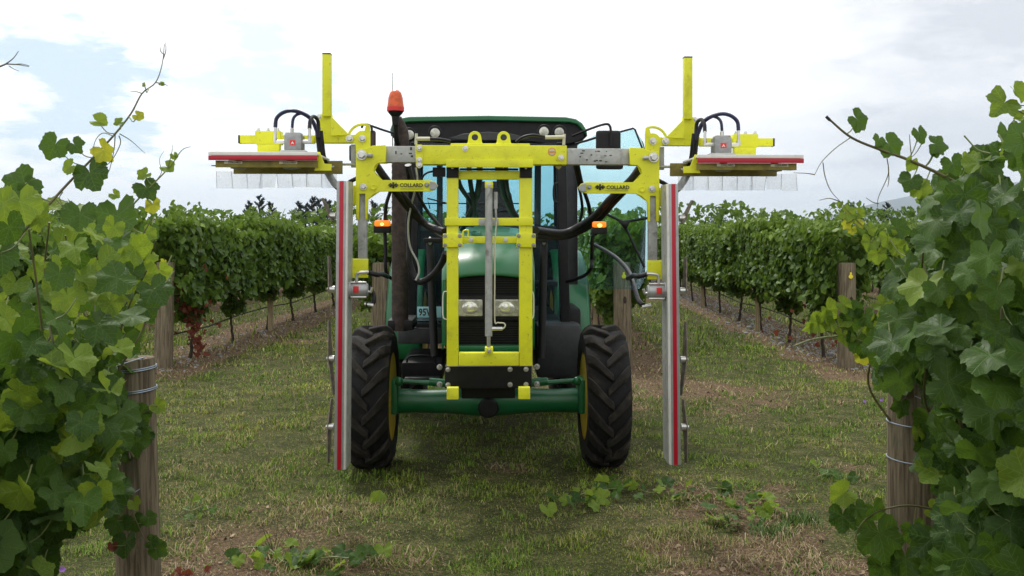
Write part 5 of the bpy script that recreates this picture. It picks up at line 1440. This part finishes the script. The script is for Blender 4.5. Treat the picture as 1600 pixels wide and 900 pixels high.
def build_foreground():
    leaf_sets()
    polyL = [(-300, 300), (0, 292), (50, 305), (110, 322), (170, 330), (235, 352), (262, 420), (258, 462), (222, 498), (205, 560), (196, 640), (232, 648), (236, 700), (196, 715), (188, 760), (150, 800), (105, 815), (72, 860), (60, 910), (-300, 950)]
    polyR = [(1900, 150), (1600, 195), (1570, 225), (1500, 262), (1466, 288), (1450, 330), (1438, 372), (1392, 420), (1402, 480), (1378, 540), (1374, 585), (1404, 612), (1438, 645), (1452, 720), (1478, 765), (1492, 820), (1440, 850), (1425, 905), (1900, 960)]
    yaw = 0.0
    for side in (0, 1):
        sx = -1 if side == 0 else 1
        nx = NEAR[side]
        word = 'left' if side == 0 else 'right'
        roots = []
        for (y, lab) in ((2.95, f'large leafy grapevine climbing over the {word} foreground post'), (1.35, f'nearest grapevine spilling in at the {word} edge of the picture')):
            x = nx + SL * y
            v = empty('grapevine', (x, y, GZ(x, y)), lab, 'grapevine', 0, 'foreground grapevines')
            roots.append(v)
            tm = trunk_mesh(60 + side * 2 + (y > 2), 'trunk'); link('trunk', tm, v)
        cnt = [0, 0]; extra = [[], []]
        poly = polyL if side == 0 else polyR
        rr = random.Random(21 + side)
        target = 560 if side == 0 else 568; tries = 0
        placed = []
        while sum(cnt) < target and tries < 60000:
            tries += 1
            y = rr.uniform(2.35 if side == 0 else 1.75, 4.0)
            u = rr.random()
            inner = u < 0.62       # aisle side of the canopy
            dx = (-sx) * (rr.uniform(0.16, 0.47) if inner else rr.uniform(-0.40, 0.2))
            z = 0.22 + rr.random() * (1.62 if side == 0 else 1.72)
            if z < 0.55 and rr.random() < 0.35: continue
            x = nx + SL * y + dx * (1.0 if z > 0.5 else 0.8)
            px, py = 800 + F * x / y, HZ + F * (H - z) / y
            if not inside(poly, px, py) or px < -80 or px > 1680 or py > 960: continue
            if y < 3.62 and ((side == 0 and px > 178 and py > 540) or (side == 1 and px < 1452 and py > 600)): 
                if rr.random() < 0.93: continue
            if side == 0 and z > 1.3 and rr.random() < 0.66: continue
            if side == 0 and z > 1.58 and rr.random() < 0.6: continue
            s = rr.uniform(0.06, 0.12) if side == 0 else rr.uniform(0.065, 0.135) * (0.9 if z > 1.5 else 1.0)
            if any((Vector((x, y, z)) - q).length < 0.028 for q in placed[-250:]): continue
            placed.append(Vector((x, y, z)))
            nrm = Vector((-sx * rr.uniform(0.0, 1.0), -rr.uniform(0.1, 1.1), rr.uniform(0.0, 1.1))) + Vector((rr.gauss(0, .42), rr.gauss(0, .42), rr.gauss(0, .42)))
            tip = Vector((rr.gauss(-sx * 0.25, .5), rr.gauss(-0.1, .35), -0.9 + rr.gauss(0, .35)))
            i = 0 if y > (3.1 if side == 0 else 2.8) else 1
            if cnt[i] >= 285: i = 1 - i
            key = 'g'
            if z > 1.4 and rr.random() < (0.34 if side == 0 else 0.12): key = 'y'
            elif rr.random() < (0.04 if side == 0 else 0.015): key = 'y'
            elif side == 0 and z > 0.9 and rr.random() < 0.30: key = 'y'
            put_leaf(roots[i], (x, y, z), nrm, tip, s, key)
            if rr.random() < 0.25: stalk(roots[i], (x + rr.uniform(-.05, .05), y + 0.05, z + 0.05), (x, y, z), 0.0018)
            cnt[i] += 1
        # canopy core and the parts beyond the frame, as one mass per vine
        r = np.random.RandomState(31 + side)
        for i, (ya, yb, n) in enumerate(((2.35, 4.0, 700), (0.3, 2.35, 900))):
            y = ya + (yb - ya) * r.rand(n); z = 0.35 + (0.85 if side == 0 else 1.25) * r.rand(n); dx = (r.rand(n) - .5) * 0.62
            x = nx + SL * y + dx
            px, py = 800 + F * x / y, HZ + F * (H - z) / y
            keep = np.ones(n, bool)
            for k in range(n):
                infr = -60 < px[k] < 1660 and -60 < py[k] < 960
                if infr:
                    keep[k] = inside([(a + (-14 if side == 0 else 14), b + 10) for a, b in poly], px[k], py[k]) and not (y[k] < 3.65 and ((side == 0 and px[k] > 170 and py[k] > 530) or (side == 1 and px[k] < 1465 and py[k] > 590)))
                    if abs(dx[k]) > 0.24: keep[k] = False
            P_ = np.stack([x, y, z], 1)[keep]; n2 = len(P_)
            nr = r.randn(n2, 3) * 0.5 + [-sx * 0.4, -0.5, 0.5]; tp = r.randn(n2, 3) * 0.4 + [0, 0, -1]
            me = joined_leaves('inner_foliage', P_, nr, tp, 0.10 + 0.06 * r.rand(n2), np.zeros(n2), [leaf_template(21, 300 + q) for q in range(4)], M['leaf'], 5 + i)
            for v_ in (me,): me.transform(Matrix.Translation(-roots[i].location))
            tag(link('inner_foliage', me, roots[i]), kind='stuff')
        # canes inside the canopy
        for k in range(16):
            y = rr.uniform(2.2, 3.9); x = nx + SL * y + rr.uniform(-.1, .1) - sx * 0.1
            pts = [Vector((x, y, 0.85))]
            for j in range(4): pts.append(pts[-1] + Vector((rr.uniform(-.10, .10) - sx * 0.03, rr.uniform(-.1, .1), 0.2 * rr.uniform(.7, 1.1))))
            if inside(poly, 800 + F * pts[-1].x / pts[-1].y, HZ + F * (H - pts[-1].z) / pts[-1].y):
                shoot(roots[0 if y > 2.35 else 1], pts, 0.005, 0.0025)
        # wires
        for j, zw in enumerate((0.62, 0.9, 1.12) if side == 0 else (0.72, 0.98)):
            ym = NEAR_Y1 - 0.06
            mb = MB(); ro = -sx * 0.03; mb.tube([(nx + SL * ym + ro, ym + 0.04, zw), (nx + SL * 2.2 + ro, 2.2, zw + 0.005), (nx + SL * 0.2 + ro, 0.2, zw)], 0.0022, 6, sm=3)
            tag(link('trellis_wire', mb.mesh('trellis_wire', M['wire'])), f'{["lowest", "middle", "highest"][j] if side == 0 else ["lower", "upper"][j]} steel wire strained to the {word} foreground post', 'wire', 'trellis wires of the foreground rows')
        R0, R1 = roots
        if side == 0:
            Y = 3.0
            path = [W(x, y, Y + 0.002 * (350 - y) * 0.3) for x, y in ((30, 372), (37, 361), (75, 321), (107, 286), (145, 247), (180, 209), (205, 177), (222, 146), (243, 129), (253, 102), (257, 69))]
            shoot(R0, path, 0.0055, 0.0010); dense = catmull(path, 6)
            for a in ((82, 234, 50, -25, 'g'), (121, 231, 34, 45, 'g'), (159, 192, 30, 70, 'y'), (184, 193, 19, -60, 'y'), (167, 241, 42, 40, 'w'), (146, 281, 66, 25, 'g'), (104, 262, 30, -70, 'y'), (219, 182, 20, 65, 'w'),
                      (28, 295, 68, -50, 'g'), (52, 292, 40, 70, 'g'), (182, 306, 20, 60, 'y'), (187, 352, 84, 12, 'g'), (254, 132, 10, 70, 'y'), (224, 133, 9, -70, 'y'), (15, 330, 60, -15, 'y'), (125, 345, 60, 5, 'g'), (60, 345, 55, 10, 'y')):
                sprig_leaf(R0, *a, Y, dense)
            for t in ([(187, 209), (205, 220), (227, 240)], [(178, 213), (160, 208), (148, 222), (145, 246)], [(180, 210), (178, 235), (172, 262), (169, 270)], [(186, 212), (188, 225), (175, 250), (160, 263), (155, 268)], [(257, 86), (251, 80), (250, 73)], [(255, 92), (259, 80), (259, 66)],
                      [(243, 129), (256, 131), (263, 135)], [(222, 146), (212, 143), (204, 143)], [(98, 300), (93, 310), (100, 325)]):
                mb = MB(); mb.tube([W(a, b, Y) for a, b in t], [0.0018, 0.0013, 0.0007], 5, sm=4); link('tendril', mb.mesh('tendril', M['shoot'], R0.location), R0)
            Y = 3.3
            path = [W(x, y, Y) for x, y in ((190, 345), (207, 321), (238, 289), (266, 260), (284, 235), (298, 229))]
            shoot(R0, path, 0.0038, 0.0009, 'tendril'); dense = catmull(path, 5)
            for a in ((233, 300, 44, 30, 'g'), (224, 277, 26, -40, 'y'), (266, 264, 26, 60, 'y'), (273, 246, 14, 20, 'y'), (211, 296, 20, -60, 'y'), (240, 325, 30, 15, 'w'), (236, 369, 32, 60, 'y'), (213, 406, 40, 20, 'y'), (230, 441, 30, 40, 'y'), (255, 457, 30, 10, 'g'),
                      (262, 428, 20, 30, 'w'), (256, 412, 15, -20, 'w'), (192, 386, 36, -20, 'y'), (205, 463, 40, 5, 'y'), (155, 420, 46, 10, 'y'), (225, 410, 38, 50, 'y')):
                sprig_leaf(R0, *a, Y, dense)
            for t in ([(238, 289), (252, 270), (249, 250), (256, 236)], [(262, 262), (268, 240), (270, 226)], [(262, 457), (268, 430), (270, 405)]):
                mb = MB(); mb.tube([W(a, b, Y) for a, b in t], [0.0015, 0.0011, 0.0006], 5, sm=4); link('tendril', mb.mesh('tendril', M['tendril'], R0.location), R0)
            shoot(R0, [W(x, y, 3.1) for x, y in ((187, 455), (205, 410), (222, 370), (235, 345))], 0.0035, 0.0015)
            # leaves across the post
            Y = 3.56
            path = [W(x, y, Y) for x, y in ((150, 600), (180, 630), (205, 650), (225, 645), (246, 634))]; shoot(R0, path, 0.003, 0.001); dense = catmull(path, 4)
            for a in ((196, 662, 50, 5, 'g'), (221, 655, 44, 40, 'g'), (250, 636, 28, 70, 'y'), (178, 665, 34, -20, 'g'), (215, 697, 52, 10, 'g'), (182, 700, 50, -15, 'g'), (165, 560, 75, 10, 'g'), (200, 520, 60, 10, 'g'), (150, 640, 70, 0, 'g')):
                sprig_leaf(R0, *a, Y, dense)
            path = [W(x, y, 3.5) for x, y in ((196, 770), (207, 800), (222, 835), (232, 850))]; shoot(R0, path, 0.003, 0.001); dense = catmull(path, 4)
            for a in ((181, 822, 42, -15, 'g'), (211, 820, 36, 20, 'g'), (236, 812, 28, 55, 'g'), (197, 856, 50, 5, 'g'), (250, 861, 36, 60, 'g'), (176, 856, 18, 0, 'r'), (213, 790, 26, 30, 'y'), (240, 848, 26, 80, 'g')):
                sprig_leaf(R0, *a, 3.5, dense)
            # small bunch of unripe grapes
            for bx_, by_ in ((176, 735), (166, 700)):
                mb = MB(); c = W(bx_, by_, 3.35)
                for k in range(34):
                    t = k / 34; a = k * 2.4; mb.ball(c + Vector((math.cos(a) * 0.022 * (1.2 - t), math.sin(a) * 0.022 * (1.2 - t), 0.05 - 0.12 * t)), 0.0065, 0.0065, 0.007, 8, 5)
                link('grape_bunch', mb.mesh('grape_bunch', M['tendril'], R0.location), R0)
            # tip of a shoot reaching in high on the left
            for t, r0 in (([(-60, 130), (-20, 112), (0, 104), (12, 99)], .003), ([(6, 102), (20, 92), (29, 80)], .0015), ([(10, 100), (28, 101), (45, 104)], .0015), ([(14, 103), (22, 108), (30, 111)], .001), ([(20, 101), (34, 100), (46, 103)], .0012)):
                mb = MB(); mb.tube([W(a, b, 2.0) for a, b in t], [r0, r0 * .7, r0 * .5], 5, sm=4); link('tendril', mb.mesh('tendril', M['shoot'], R1.location), R1)
            shoot(R1, [W(-60, 130, 2.0), W(-140, 220, 2.0), W(-200, 360, 2.05)], 0.003, 0.005)
        else:
            Y = 2.75
            path = [W(x, y, Y) for x, y in ((1293, 184), (1329, 214), (1373, 233), (1418, 249), (1471, 273), (1507, 293), (1560, 330))]
            shoot(R0, path[::-1], 0.0060, 0.0030); dense = catmull(path, 6)
            mb = MB(); mb.tube([W(1291, 182, Y), W(1297, 188, Y)], 0.0045, 7); link('cut_tip', mb.mesh('cut_tip', M['bark'], R0.location), R0)
            for a in ((1347, 190, 44, 60, 'g'), (1371, 222, 26, -30, 'g'), (1395, 231, 46, 40, 'g'), (1440, 213, 34, 30, 'g'), (1469, 227, 40, 75, 'g'), (1422, 259, 28, -20, 'y'), (1420, 288, 42, -20, 'g'), (1462, 241, 20, 20, 'g'), (1561, 170, 62, -38, 'y'), (1592, 184, 26, -80, 'y'),
                      (1551, 241, 46, -60, 'g'), (1515, 250, 26, 0, 'y'), (1533, 273, 70, -10, 'g'), (1463, 330, 62, 10, 'g'), (1490, 262, 40, 20, 'g'), (1590, 240, 50, 20, 'y'), (1500, 300, 60, -10, 'g'), (1578, 218, 56, 10, 'g'), (1598, 262, 70, 0, 'g'), (1545, 292, 64, 20, 'g'), (1488, 300, 50, -20, 'g'), (1590, 150, 40, 30, 'y'), (1560, 320, 90, 15, 'g'), (1440, 300, 40, 10, 'y')):
                sprig_leaf(R0, *a, Y, dense)
            for t in ([(1329, 215), (1305, 232), (1284, 253), (1273, 273)], [(1286, 254), (1289, 275), (1298, 298), (1313, 315)], [(1273, 273), (1262, 271), (1240, 270)], [(1386, 247), (1388, 272), (1373, 307), (1371, 324)], [(1373, 318), (1364, 316), (1353, 309)], [(1388, 260), (1389, 280), (1387, 292)],
                      [(1313, 315), (1296, 310), (1280, 313)], [(1424, 245), (1422, 225), (1421, 210)], [(1440, 225), (1432, 238), (1424, 246)], [(1600, 165), (1580, 165), (1562, 172)], [(1600, 178), (1585, 170), (1570, 168)]):
                mb = MB(); mb.tube([W(a, b, Y) for a, b in t], [0.0017, 0.0013, 0.0008], 5, sm=4); link('tendril', mb.mesh('tendril', M['shoot'], R0.location), R0)
            Y = 3.1
            path = [W(x, y, Y) for x, y in ((1313, 315), (1330, 335), (1360, 365), (1390, 395), (1430, 420))]; shoot(R0, path[::-1], 0.0035, 0.0012, 'tendril'); dense = catmull(path, 5)
            for a in ((1320, 352, 20, -30, 'w'), (1343, 352, 20, 30, 'w'), (1331, 362, 16, 0, 'w'), (1328, 336, 30, 60, 'y'), (1360, 362, 24, 20, 'y'), (1409, 358, 42, 70, 'g'), (1388, 379, 36, 10, 'y'), (1358, 384, 32, -20, 'y'), (1405, 392, 36, 20, 'y'), (1371, 402, 34, 0, 'y'), (1395, 415, 36, 10, 'g'), (1345, 335, 20, 60, 'y'), (1310, 322, 12, -30, 'y')):
                sprig_leaf(R0, *a, Y, dense)
            Y = 3.2
            path = [W(x, y, Y) for x, y in ((1240, 541), (1268, 531), (1300, 526), (1329, 527), (1380, 550), (1430, 575))]; shoot(R0, path[::-1], 0.005, 0.003, 'tendril'); dense = catmull(path, 5)
            for a in ((1300, 489, 44, 50, 'y'), (1275, 509, 38, -30, 'y'), (1333, 506, 46, 10, 'g'), (1345, 541, 54, 10, 'g'), (1374, 502, 34, 30, 'y'), (1394, 515, 34, 20, 'y'), (1298, 512, 24, 20, 'y'), (1360, 520, 30, -20, 'y'), (1316, 505, 28, -40, 'y'), (1390, 555, 60, 0, 'g'), (1393, 590, 70, -10, 'g'), (1385, 480, 36, 60, 'y'), (1322, 478, 34, 60, 'y'), (1288, 500, 30, 10, 'y'), (1318, 530, 36, 0, 'y'), (1356, 500, 36, 20, 'g'), (1372, 530, 44, 0, 'y'), (1338, 488, 34, 40, 'g'), (1350, 560, 34, 10, 'w'), (1262, 512, 24, -60, 'y')):
                sprig_leaf(R0, *a, Y, dense)
            Y = 3.3
            path = [W(x, y, Y) for x, y in ((1335, 845), (1345, 820), (1370, 800), (1420, 790), (1480, 800))]; shoot(R0, path[::-1], 0.004, 0.0015); dense = catmull(path, 5)
            for a in ((1311, 775, 46, -60, 'y'), (1316, 816, 50, -10, 'g'), (1341, 799, 34, 20, 'g'), (1376, 848, 84, 5, 'g'), (1371, 802, 42, 30, 'g'), (1428, 838, 52, 10, 'g'), (1464, 800, 36, 60, 'y'), (1416, 886, 66, 0, 'g'), (1380, 895, 60, 10, 'g'), (1468, 850, 60, 10, 'g'), (1440, 700, 40, 0, 'g'), (1437, 680, 34, 20, 'y'), (1455, 665, 60, 10, 'g'), (1405, 640, 40, -20, 'g'), (1500, 700, 80, 0, 'g'),
                      (1530, 860, 70, 10, 'g'), (1500, 890, 60, 20, 'g')):
                sprig_leaf(R0, *a, Y, dense)
    # the same rows carry on behind the photographer
    vs_ = [o.data for o in bpy.data.objects if o.name.startswith('foliage')][:4]; tr_ = [o.data for o in bpy.data.objects if o.name.startswith('trunk')][:4]
    for side in (0, 1):
        for k in range(5):
            y = -0.5 - 1.75 * k; x = NEAR[side] + SL * y
            v = empty('grapevine', (x, y, GZ(x, y)), f'{ORD[k]} grapevine behind the photographer in the {"left" if side == 0 else "right"} foreground row', 'grapevine', 0, 'foreground grapevines')
            v.scale = (1.1, 1, 1.0)
            tag(link('foliage', vs_[k % 4], v), kind='stuff'); link('trunk', tr_[k % 4], v)
    # the two foreground posts
    for side, (px, wpx, ztop, lean) in enumerate(((218, 64, 1.135, -0.02), (1427, 76, 1.22, 0.0))):
        Y = NEAR_Y1; x = (px - 800) / F * Y; r0 = wpx / F * Y / 2
        me = post_mesh('strainer_post', r0, ztop, 31 + side * 4, M['post'])
        p = link('strainer_post', me); p.location = (x, Y, GZ(x, Y) - 0.02); p.rotation_euler = (0, lean, side * 2.0)
        tag(p, ('round weathered timber post in the left foreground with two wires wrapped round its top' if side == 0 else 'round weathered timber post in the right foreground half hidden under vine leaves'), 'post', group=None)
        for k, z in enumerate(((ztop - 0.045, ztop - 0.128, ) if side == 0 else (ztop - 0.34, ztop - 0.48))):
            mb = MB(); n = 28
            ring = [Vector((math.cos(2 * math.pi * i / n) * (r0 * 1.04), math.sin(2 * math.pi * i / n) * (r0 * 1.04), z + 0.006 * math.sin(2 * math.pi * i / n + 1))) for i in range(n + 1)]
            mb.tube(ring, 0.0024, 6, cap=False); 
            if side == 0:
                mb.tube([v + Vector((0, 0, 0.007)) for v in ring], 0.0022, 6, cap=False)
            o = link('wire_wrap', mb.mesh('wire_wrap', M['wire']), p)

# ================================================================== THINGS LYING ON THE GRASS
def ground_at(px, py):
    Y = F * H / (py - HZ); x = (px - 800) / F * Y
    return Vector((x, Y, GZ(x, Y)))
def build_ground_things():
    r = random.Random(5)
    specs = [((870, 795), (985, 765), 13, 'cut vine shoot with pale leaves lying on the grass before the right front wheel', 26),
             ((1085, 782), (1190, 772), 10, 'cut vine shoot lying just outside the right red bar', 22),
             ((1120, 818), (1222, 806), 12, 'largest pile of cut vine leaves on the straw at the lower right', 28),
             ((1000, 770), (1085, 790), 7, 'few scattered cut leaves between the two right shoots', 22),
             ((1275, 752), (1312, 742), 4, 'small pale cut shoot beside the right foreground vine', 18),
             ((375, 872), (520, 888), 11, 'cut vine shoot lying at the bottom edge by the left post', 34),
             ((500, 890), (585, 878), 7, 'cut green leaves heaped at the bottom edge left of centre', 32),
             ((100, 835), (150, 822), 4, 'pair of pale cut leaves on the straw behind the left vine', 34),
             ((275, 815), (350, 800), 5, 'small limp leaves on bare earth right of the left post', 20)]
    for (a, b, n, lab, w) in specs:
        A, B = ground_at(*a), ground_at(*b)
        v = empty('cut_shoot', A, lab, 'cut vine shoot', 0, 'cut shoots lying on the grass')
        pts = [A + (B - A) * t + Vector((r.uniform(-.04, .04), r.uniform(-.06, .06), 0.02 + r.uniform(0, .04))) for t in (0, .25, .5, .75, 1)]
        shoot(v, pts, 0.0035, 0.0015, 'tendril', 'stem')
        n = int(n * 1.8)
        for i in range(n):
            t = (i + r.random()) / n; c = A + (B - A) * t + Vector((r.uniform(-.07, .07), r.uniform(-.2, .2), 0)); c.z = GZ(c.x, c.y) + r.uniform(0.02, 0.065)
            s = w / F * c.y * r.uniform(.5, 1.15)
            put_leaf(v, c, Vector((r.gauss(0, .6), -0.25 + r.gauss(0, .45), 0.9)), Vector((r.gauss(0, 1), r.gauss(0, 1), -0.2)), s, r.choice('ggyyy'))
    v = empty('fallen_leaf', ground_at(590, 785), 'single large pale leaf standing on edge in the grass left of centre', 'leaf')
    put_leaf(v, v.location + Vector((0.0, 0, 0.015)), (0.25, -1, 0.35), (0.35, -.1, 1), 0.105, 'y', 'leaf_blade')
    for (px, py, lab) in ((62, 838, 'purple wildflower against the left vine'), (97, 890, 'purple wildflower at the bottom left corner'), (1350, 622, 'left one of two small purple flowers beside the right post'), (1376, 621, 'right one of two small purple flowers beside the right post'), (1361, 884, 'purple wildflower at the foot of the bottom right shoot')):
        g = ground_at(px, py + 8); v = empty('wild_flower', g, lab, 'flower', 0, 'small purple wildflowers')
        h = 0.025 + 0.01 * r.random(); mb = MB(); mb.tube([g, g + Vector((0.004, 0, h))], 0.0014, 5); link('stem', mb.mesh('stem', M['tendril'], g), v)
        c = g + Vector((0.004, -0.004, h)); mb = MB()
        for k in range(6):
            a = k * math.pi / 3; d = Vector((math.cos(a), -0.35, math.sin(a) * 0.8)); sd_ = Vector((-math.sin(a), 0, math.cos(a))) * 0.008
            mb.add([c, c + d * 0.011 + sd_, c + d * 0.020, c + d * 0.011 - sd_], [(0, 1, 2, 3)])
        o = link('petals', mb.mesh('petals', M['purple'], g), v)
    g = ground_at(300, 915); v = empty('red_seedling', g, 'dark red leaves sprouting at the bottom edge right of the left post', 'plant')
    for k in range(9):
        c = g + Vector((r.uniform(-.07, .07), r.uniform(-.06, .06), 0.03 + 0.08 * r.random()))
        put_leaf(v, c, (r.gauss(0, .6), -1, r.gauss(.3, .5)), (r.gauss(0, .6), 0, r.uniform(-1, 1)), r.uniform(.022, .042), 'r')
        stalk(v, g + Vector((0, 0, 0.0)), c, 0.0014, 'bark', 'stem')
    for (px, py, hh, lab) in ((428, 868, 0.26, 'dry twiggy weed standing in the lower left of the grass'), (455, 860, 0.16, 'shorter dry weed just right of the tall twiggy one')):
        g = ground_at(px, py); v = empty('dry_weed', g, lab, 'weed')
        for k in range(6):
            e = g + Vector((r.uniform(-.09, .09), r.uniform(-.06, .06), hh * r.uniform(.5, 1)))
            mb = MB(); mb.tube([g + Vector((0, 0, -.01)), g * 0.5 + e * 0.5 + Vector((r.uniform(-.02, .02), 0, 0.02)), e], [0.0014, .001, .0006], 5, sm=3); link('stem', mb.mesh('stem', M['bark'], g), v)
    for (px, py, n, lab) in ((1205, 835, 240, 'tuft of green grass at the lower right of the cut shoots'), (1248, 815, 300, 'dense low clump of green grass near the right foreground post'), (1050, 838, 0, '')):
        if not n: continue
        g = ground_at(px, py); V = []; fl = []
        mb = MB()
        for k in range(n):
            x, y = g.x + r.gauss(0, .06), g.y + r.gauss(0, .06); a = r.uniform(0, 6.3); h = r.uniform(.03, .075); l = r.uniform(.1, .9) * h; w = 0.003
            mb.add([(x - w * math.sin(a), y + w * math.cos(a), g.z), (x + w * math.sin(a), y - w * math.cos(a), g.z), (x + l * math.cos(a), y + l * math.sin(a), g.z + h)], [(0, 1, 2)])
        me = mb.mesh('grass_tuft', M['shootgreen']); tag(link('grass_tuft', me), lab, 'grass tuft', kind='stuff')

# ================================================================== DISTANCE
def build_distance():
    # hills
    def ridge(name, x0, x1, y, hts, depth, seed, lab):
        n = 60; mb = MB(); vs = []; rws = 7
        for j in range(rws):
            v = j / (rws - 1)
            for i in range(n):
                u = i / (n - 1); hh = np.interp(u, [a for a, b in hts], [b for a, b in hts])
                prof = math.sin(math.pi * v) ** 0.8
                z = hh * prof * (1 + 0.10 * (fbm(u * 30, v * 9, 3, seed) - .5) * 2) - 5
                vs.append((x0 + (x1 - x0) * u, y + depth * (v - .5), float(z)))
        mb.add(vs, [(j * n + i, j * n + i + 1, (j + 1) * n + i + 1, (j + 1) * n + i) for j in range(rws - 1) for i in range(n - 1)])
        o = link(name, mb.mesh(name, M['hill'], ang=80)); tag(o, kind='structure')
    ridge('hills', 900, 5200, 7000, [(0, 20), (.12, 90), (.2, 60), (.35, 150), (.42, 240), (.47, 285), (.52, 320), (.56, 330), (.62, 380), (.8, 420), (1, 250)], 2400, 5, '')
    ridge('hills', -5200, 900, 8200, [(0, 120), (.3, 110), (.6, 60), (.8, 40), (1, 30)], 2000, 6, '')
    # trees
    def spiky(name, x, y, h, seed, lab, cat, grp):
        r = np.random.RandomState(seed); v = empty(name, (x, y, 0), lab, cat, 0, grp)
        mb = MB(); mb.tube([(0, 0, -.2), (0.05, 0, h * .5), (0, 0, h * .93)], [h * .03, h * .02, h * .006], 8); tr = link('trunk', mb.mesh('trunk', M['bark']), v)
        V = []; Fc = []
        nb = 46
        for b in range(nb):
            t = 0.12 + 0.88 * (b + r.rand()) / nb; z = h * t; L = h * 0.30 * (1.12 - t) ** 0.75 * (0.6 + 0.7 * r.rand()) ; a = r.rand() * 6.28
            d = np.array([math.cos(a), math.sin(a), 0.35 + 0.5 * t]); d /= np.linalg.norm(d)
            for q in range(34):
                f = 0.15 + 0.85 * (q / 34); c = np.array([0, 0, z]) + d * L * f
                dd = r.randn(3) * 0.7 + d * 1.2 + [0, 0, .5]; dd /= np.linalg.norm(dd); s = np.cross(dd, r.randn(3)); s /= np.linalg.norm(s)
                l = h * 0.045 * (0.6 + r.rand()); w = l * 0.22; k = len(V)
                V += [c - s * w, c + s * w, c + dd * l]; Fc.append((k, k + 1, k + 2))
        me = bpy.data.meshes.new('crown'); me.from_pydata([tuple(p) for p in V], [], Fc); me.materials.append(M['conifer'])
        tag(link('crown', me, v), kind='stuff')
    R = random.Random(8)
    Yt = 95
    for i, (px, top, lab) in enumerate(((398, 322, 'leftmost and lowest dark conifer above the left vine row'), (414, 313, 'second dark conifer from the left, with two spiky tops'), (434, 320, 'dark conifer between two taller spiky ones'), (456, 316, 'broad dark conifer in the middle of the clump'),
                                        (474, 322, 'low rounded dark conifer'), (489, 313, 'tallest spiky conifer just left of the left cutter bar'), (505, 318, 'dark conifer seen right beside the left blade tips'), (519, 316, 'dark conifer behind the top of the left red bar'), (548, 322, 'dark conifer seen between the left bar and the grey tube'), (585, 321, 'dark conifer left of the orange indicator lamp'))):
        x = (px - 800) / F * Yt; h = H + (HZ - top) / F * Yt
        spiky('conifer_tree', x, Yt + R.uniform(-3, 3), h * R.uniform(.98, 1.05), 20 + i, lab, 'conifer tree', 'dark conifers beyond the left rows')
    for i, (px, top, lab) in enumerate(((1330, 318, 'dark conifer on the horizon left of the blue hill'), (1385, 320, 'dark conifer standing right of the blue hill foot'), (1184, 337, 'tiny dark tree on the horizon above the right row'))):
        Y = 120; x = (px - 800) / F * Y; h = H + (HZ - top) / F * Y
        spiky('conifer_tree', x, Y, h, 40 + i, lab, 'conifer tree', 'dark conifers beyond the right rows')
    def broad(px, top, wpx, Y, seed, lab):
        r = np.random.RandomState(seed); x = (px - 800) / F * Y; h = H + (HZ - top) / F * Y; w = wpx / F * Y
        v = empty('broadleaf_tree', (x, Y, 0), lab, 'tree', 0, 'rounded trees on the horizon')
        mb = MB(); mb.tube([(0, 0, -.2), (0, 0, h * .6)], [w * .05, w * .03], 8); link('trunk', mb.mesh('trunk', M['bark']), v)
        n = 2600; C = r.randn(14, 3) * [w * .3, w * .3, h * .2] + [0, 0, h * .62]
        P_ = C[r.randint(14, size=n)] + r.randn(n, 3) * [w * .12, w * .12, h * .09]
        P_ = P_[P_[:, 2] < h * 1.02]; n = len(P_)
        me = joined_leaves('crown', P_, r.randn(n, 3) + [0, 0, .5], r.randn(n, 3), w * 0.05 * (0.6 + r.rand(n)), np.zeros(n), [leaf_template(8, 50)], M['broad'], seed)
        tag(link('crown', me, v), kind='stuff')
    broad(1128, 336, 40, 110, 3, 'rounded green tree on the horizon right of the right red bar')
    broad(95, 322, 60, 100, 6, 'rounded tree glimpsed behind the left foreground leaves')
    broad(30, 318, 70, 110, 7, 'rounded tree at the far left edge of the horizon')
    # tree line closing the view at the end of the rows
    r = np.random.RandomState(3); n = 9000
    X = (r.rand(n) * 2 - 1) * 90; hh = 2.6 + 1.0 * vn(X, X * 0, 4, 12) + 0.8 * vn(X, X * 0, 1.2, 13)
    P_ = np.stack([X, 72 + r.rand(n) * 3, hh * r.rand(n) ** .6], 1)
    me = joined_leaves('far_hedge', P_, r.randn(n, 3) + [0, -.6, .5], r.randn(n, 3), 0.35 + 0.3 * r.rand(n), np.zeros(n), [leaf_template(8, 60)], M['farleaf'], 9)
    tag(link('far_hedge', me), 'continuous green vine and hedge line closing the far end of the rows', 'hedge', kind='stuff')

def build_haze():
    mb = MB(); mb.box((-8900, -30, -8), (8900, 11000, 470))
    me = mb.mesh('haze', bpy.data.materials.new('haze'), smooth=False)
    m = me.materials[0]; m.use_nodes = True
    t = NT(m.node_tree); o = t.n('ShaderNodeOutputMaterial'); v = t.n('ShaderNodeVolumePrincipled')
    v.inputs['Color'].default_value = (0.74, 0.87, 1.0, 1); v.inputs['Density'].default_value = 0.00011; v.inputs['Anisotropy'].default_value = 0.2
    t.nt.links.new(v.outputs[0], o.inputs['Volume'])
    tag(link('haze', me), kind='stuff')

M['shootgreen'] = mat('tuft green', (0.085, 0.16, 0.03), 0.6, var=0.4, scale=40)
build_ground()
build_far_rows()
build_distance()
build_tractor()
build_trimmer()
build_foreground()
build_grass()
build_litter()
build_ground_things()
if USE_HAZE: build_haze()
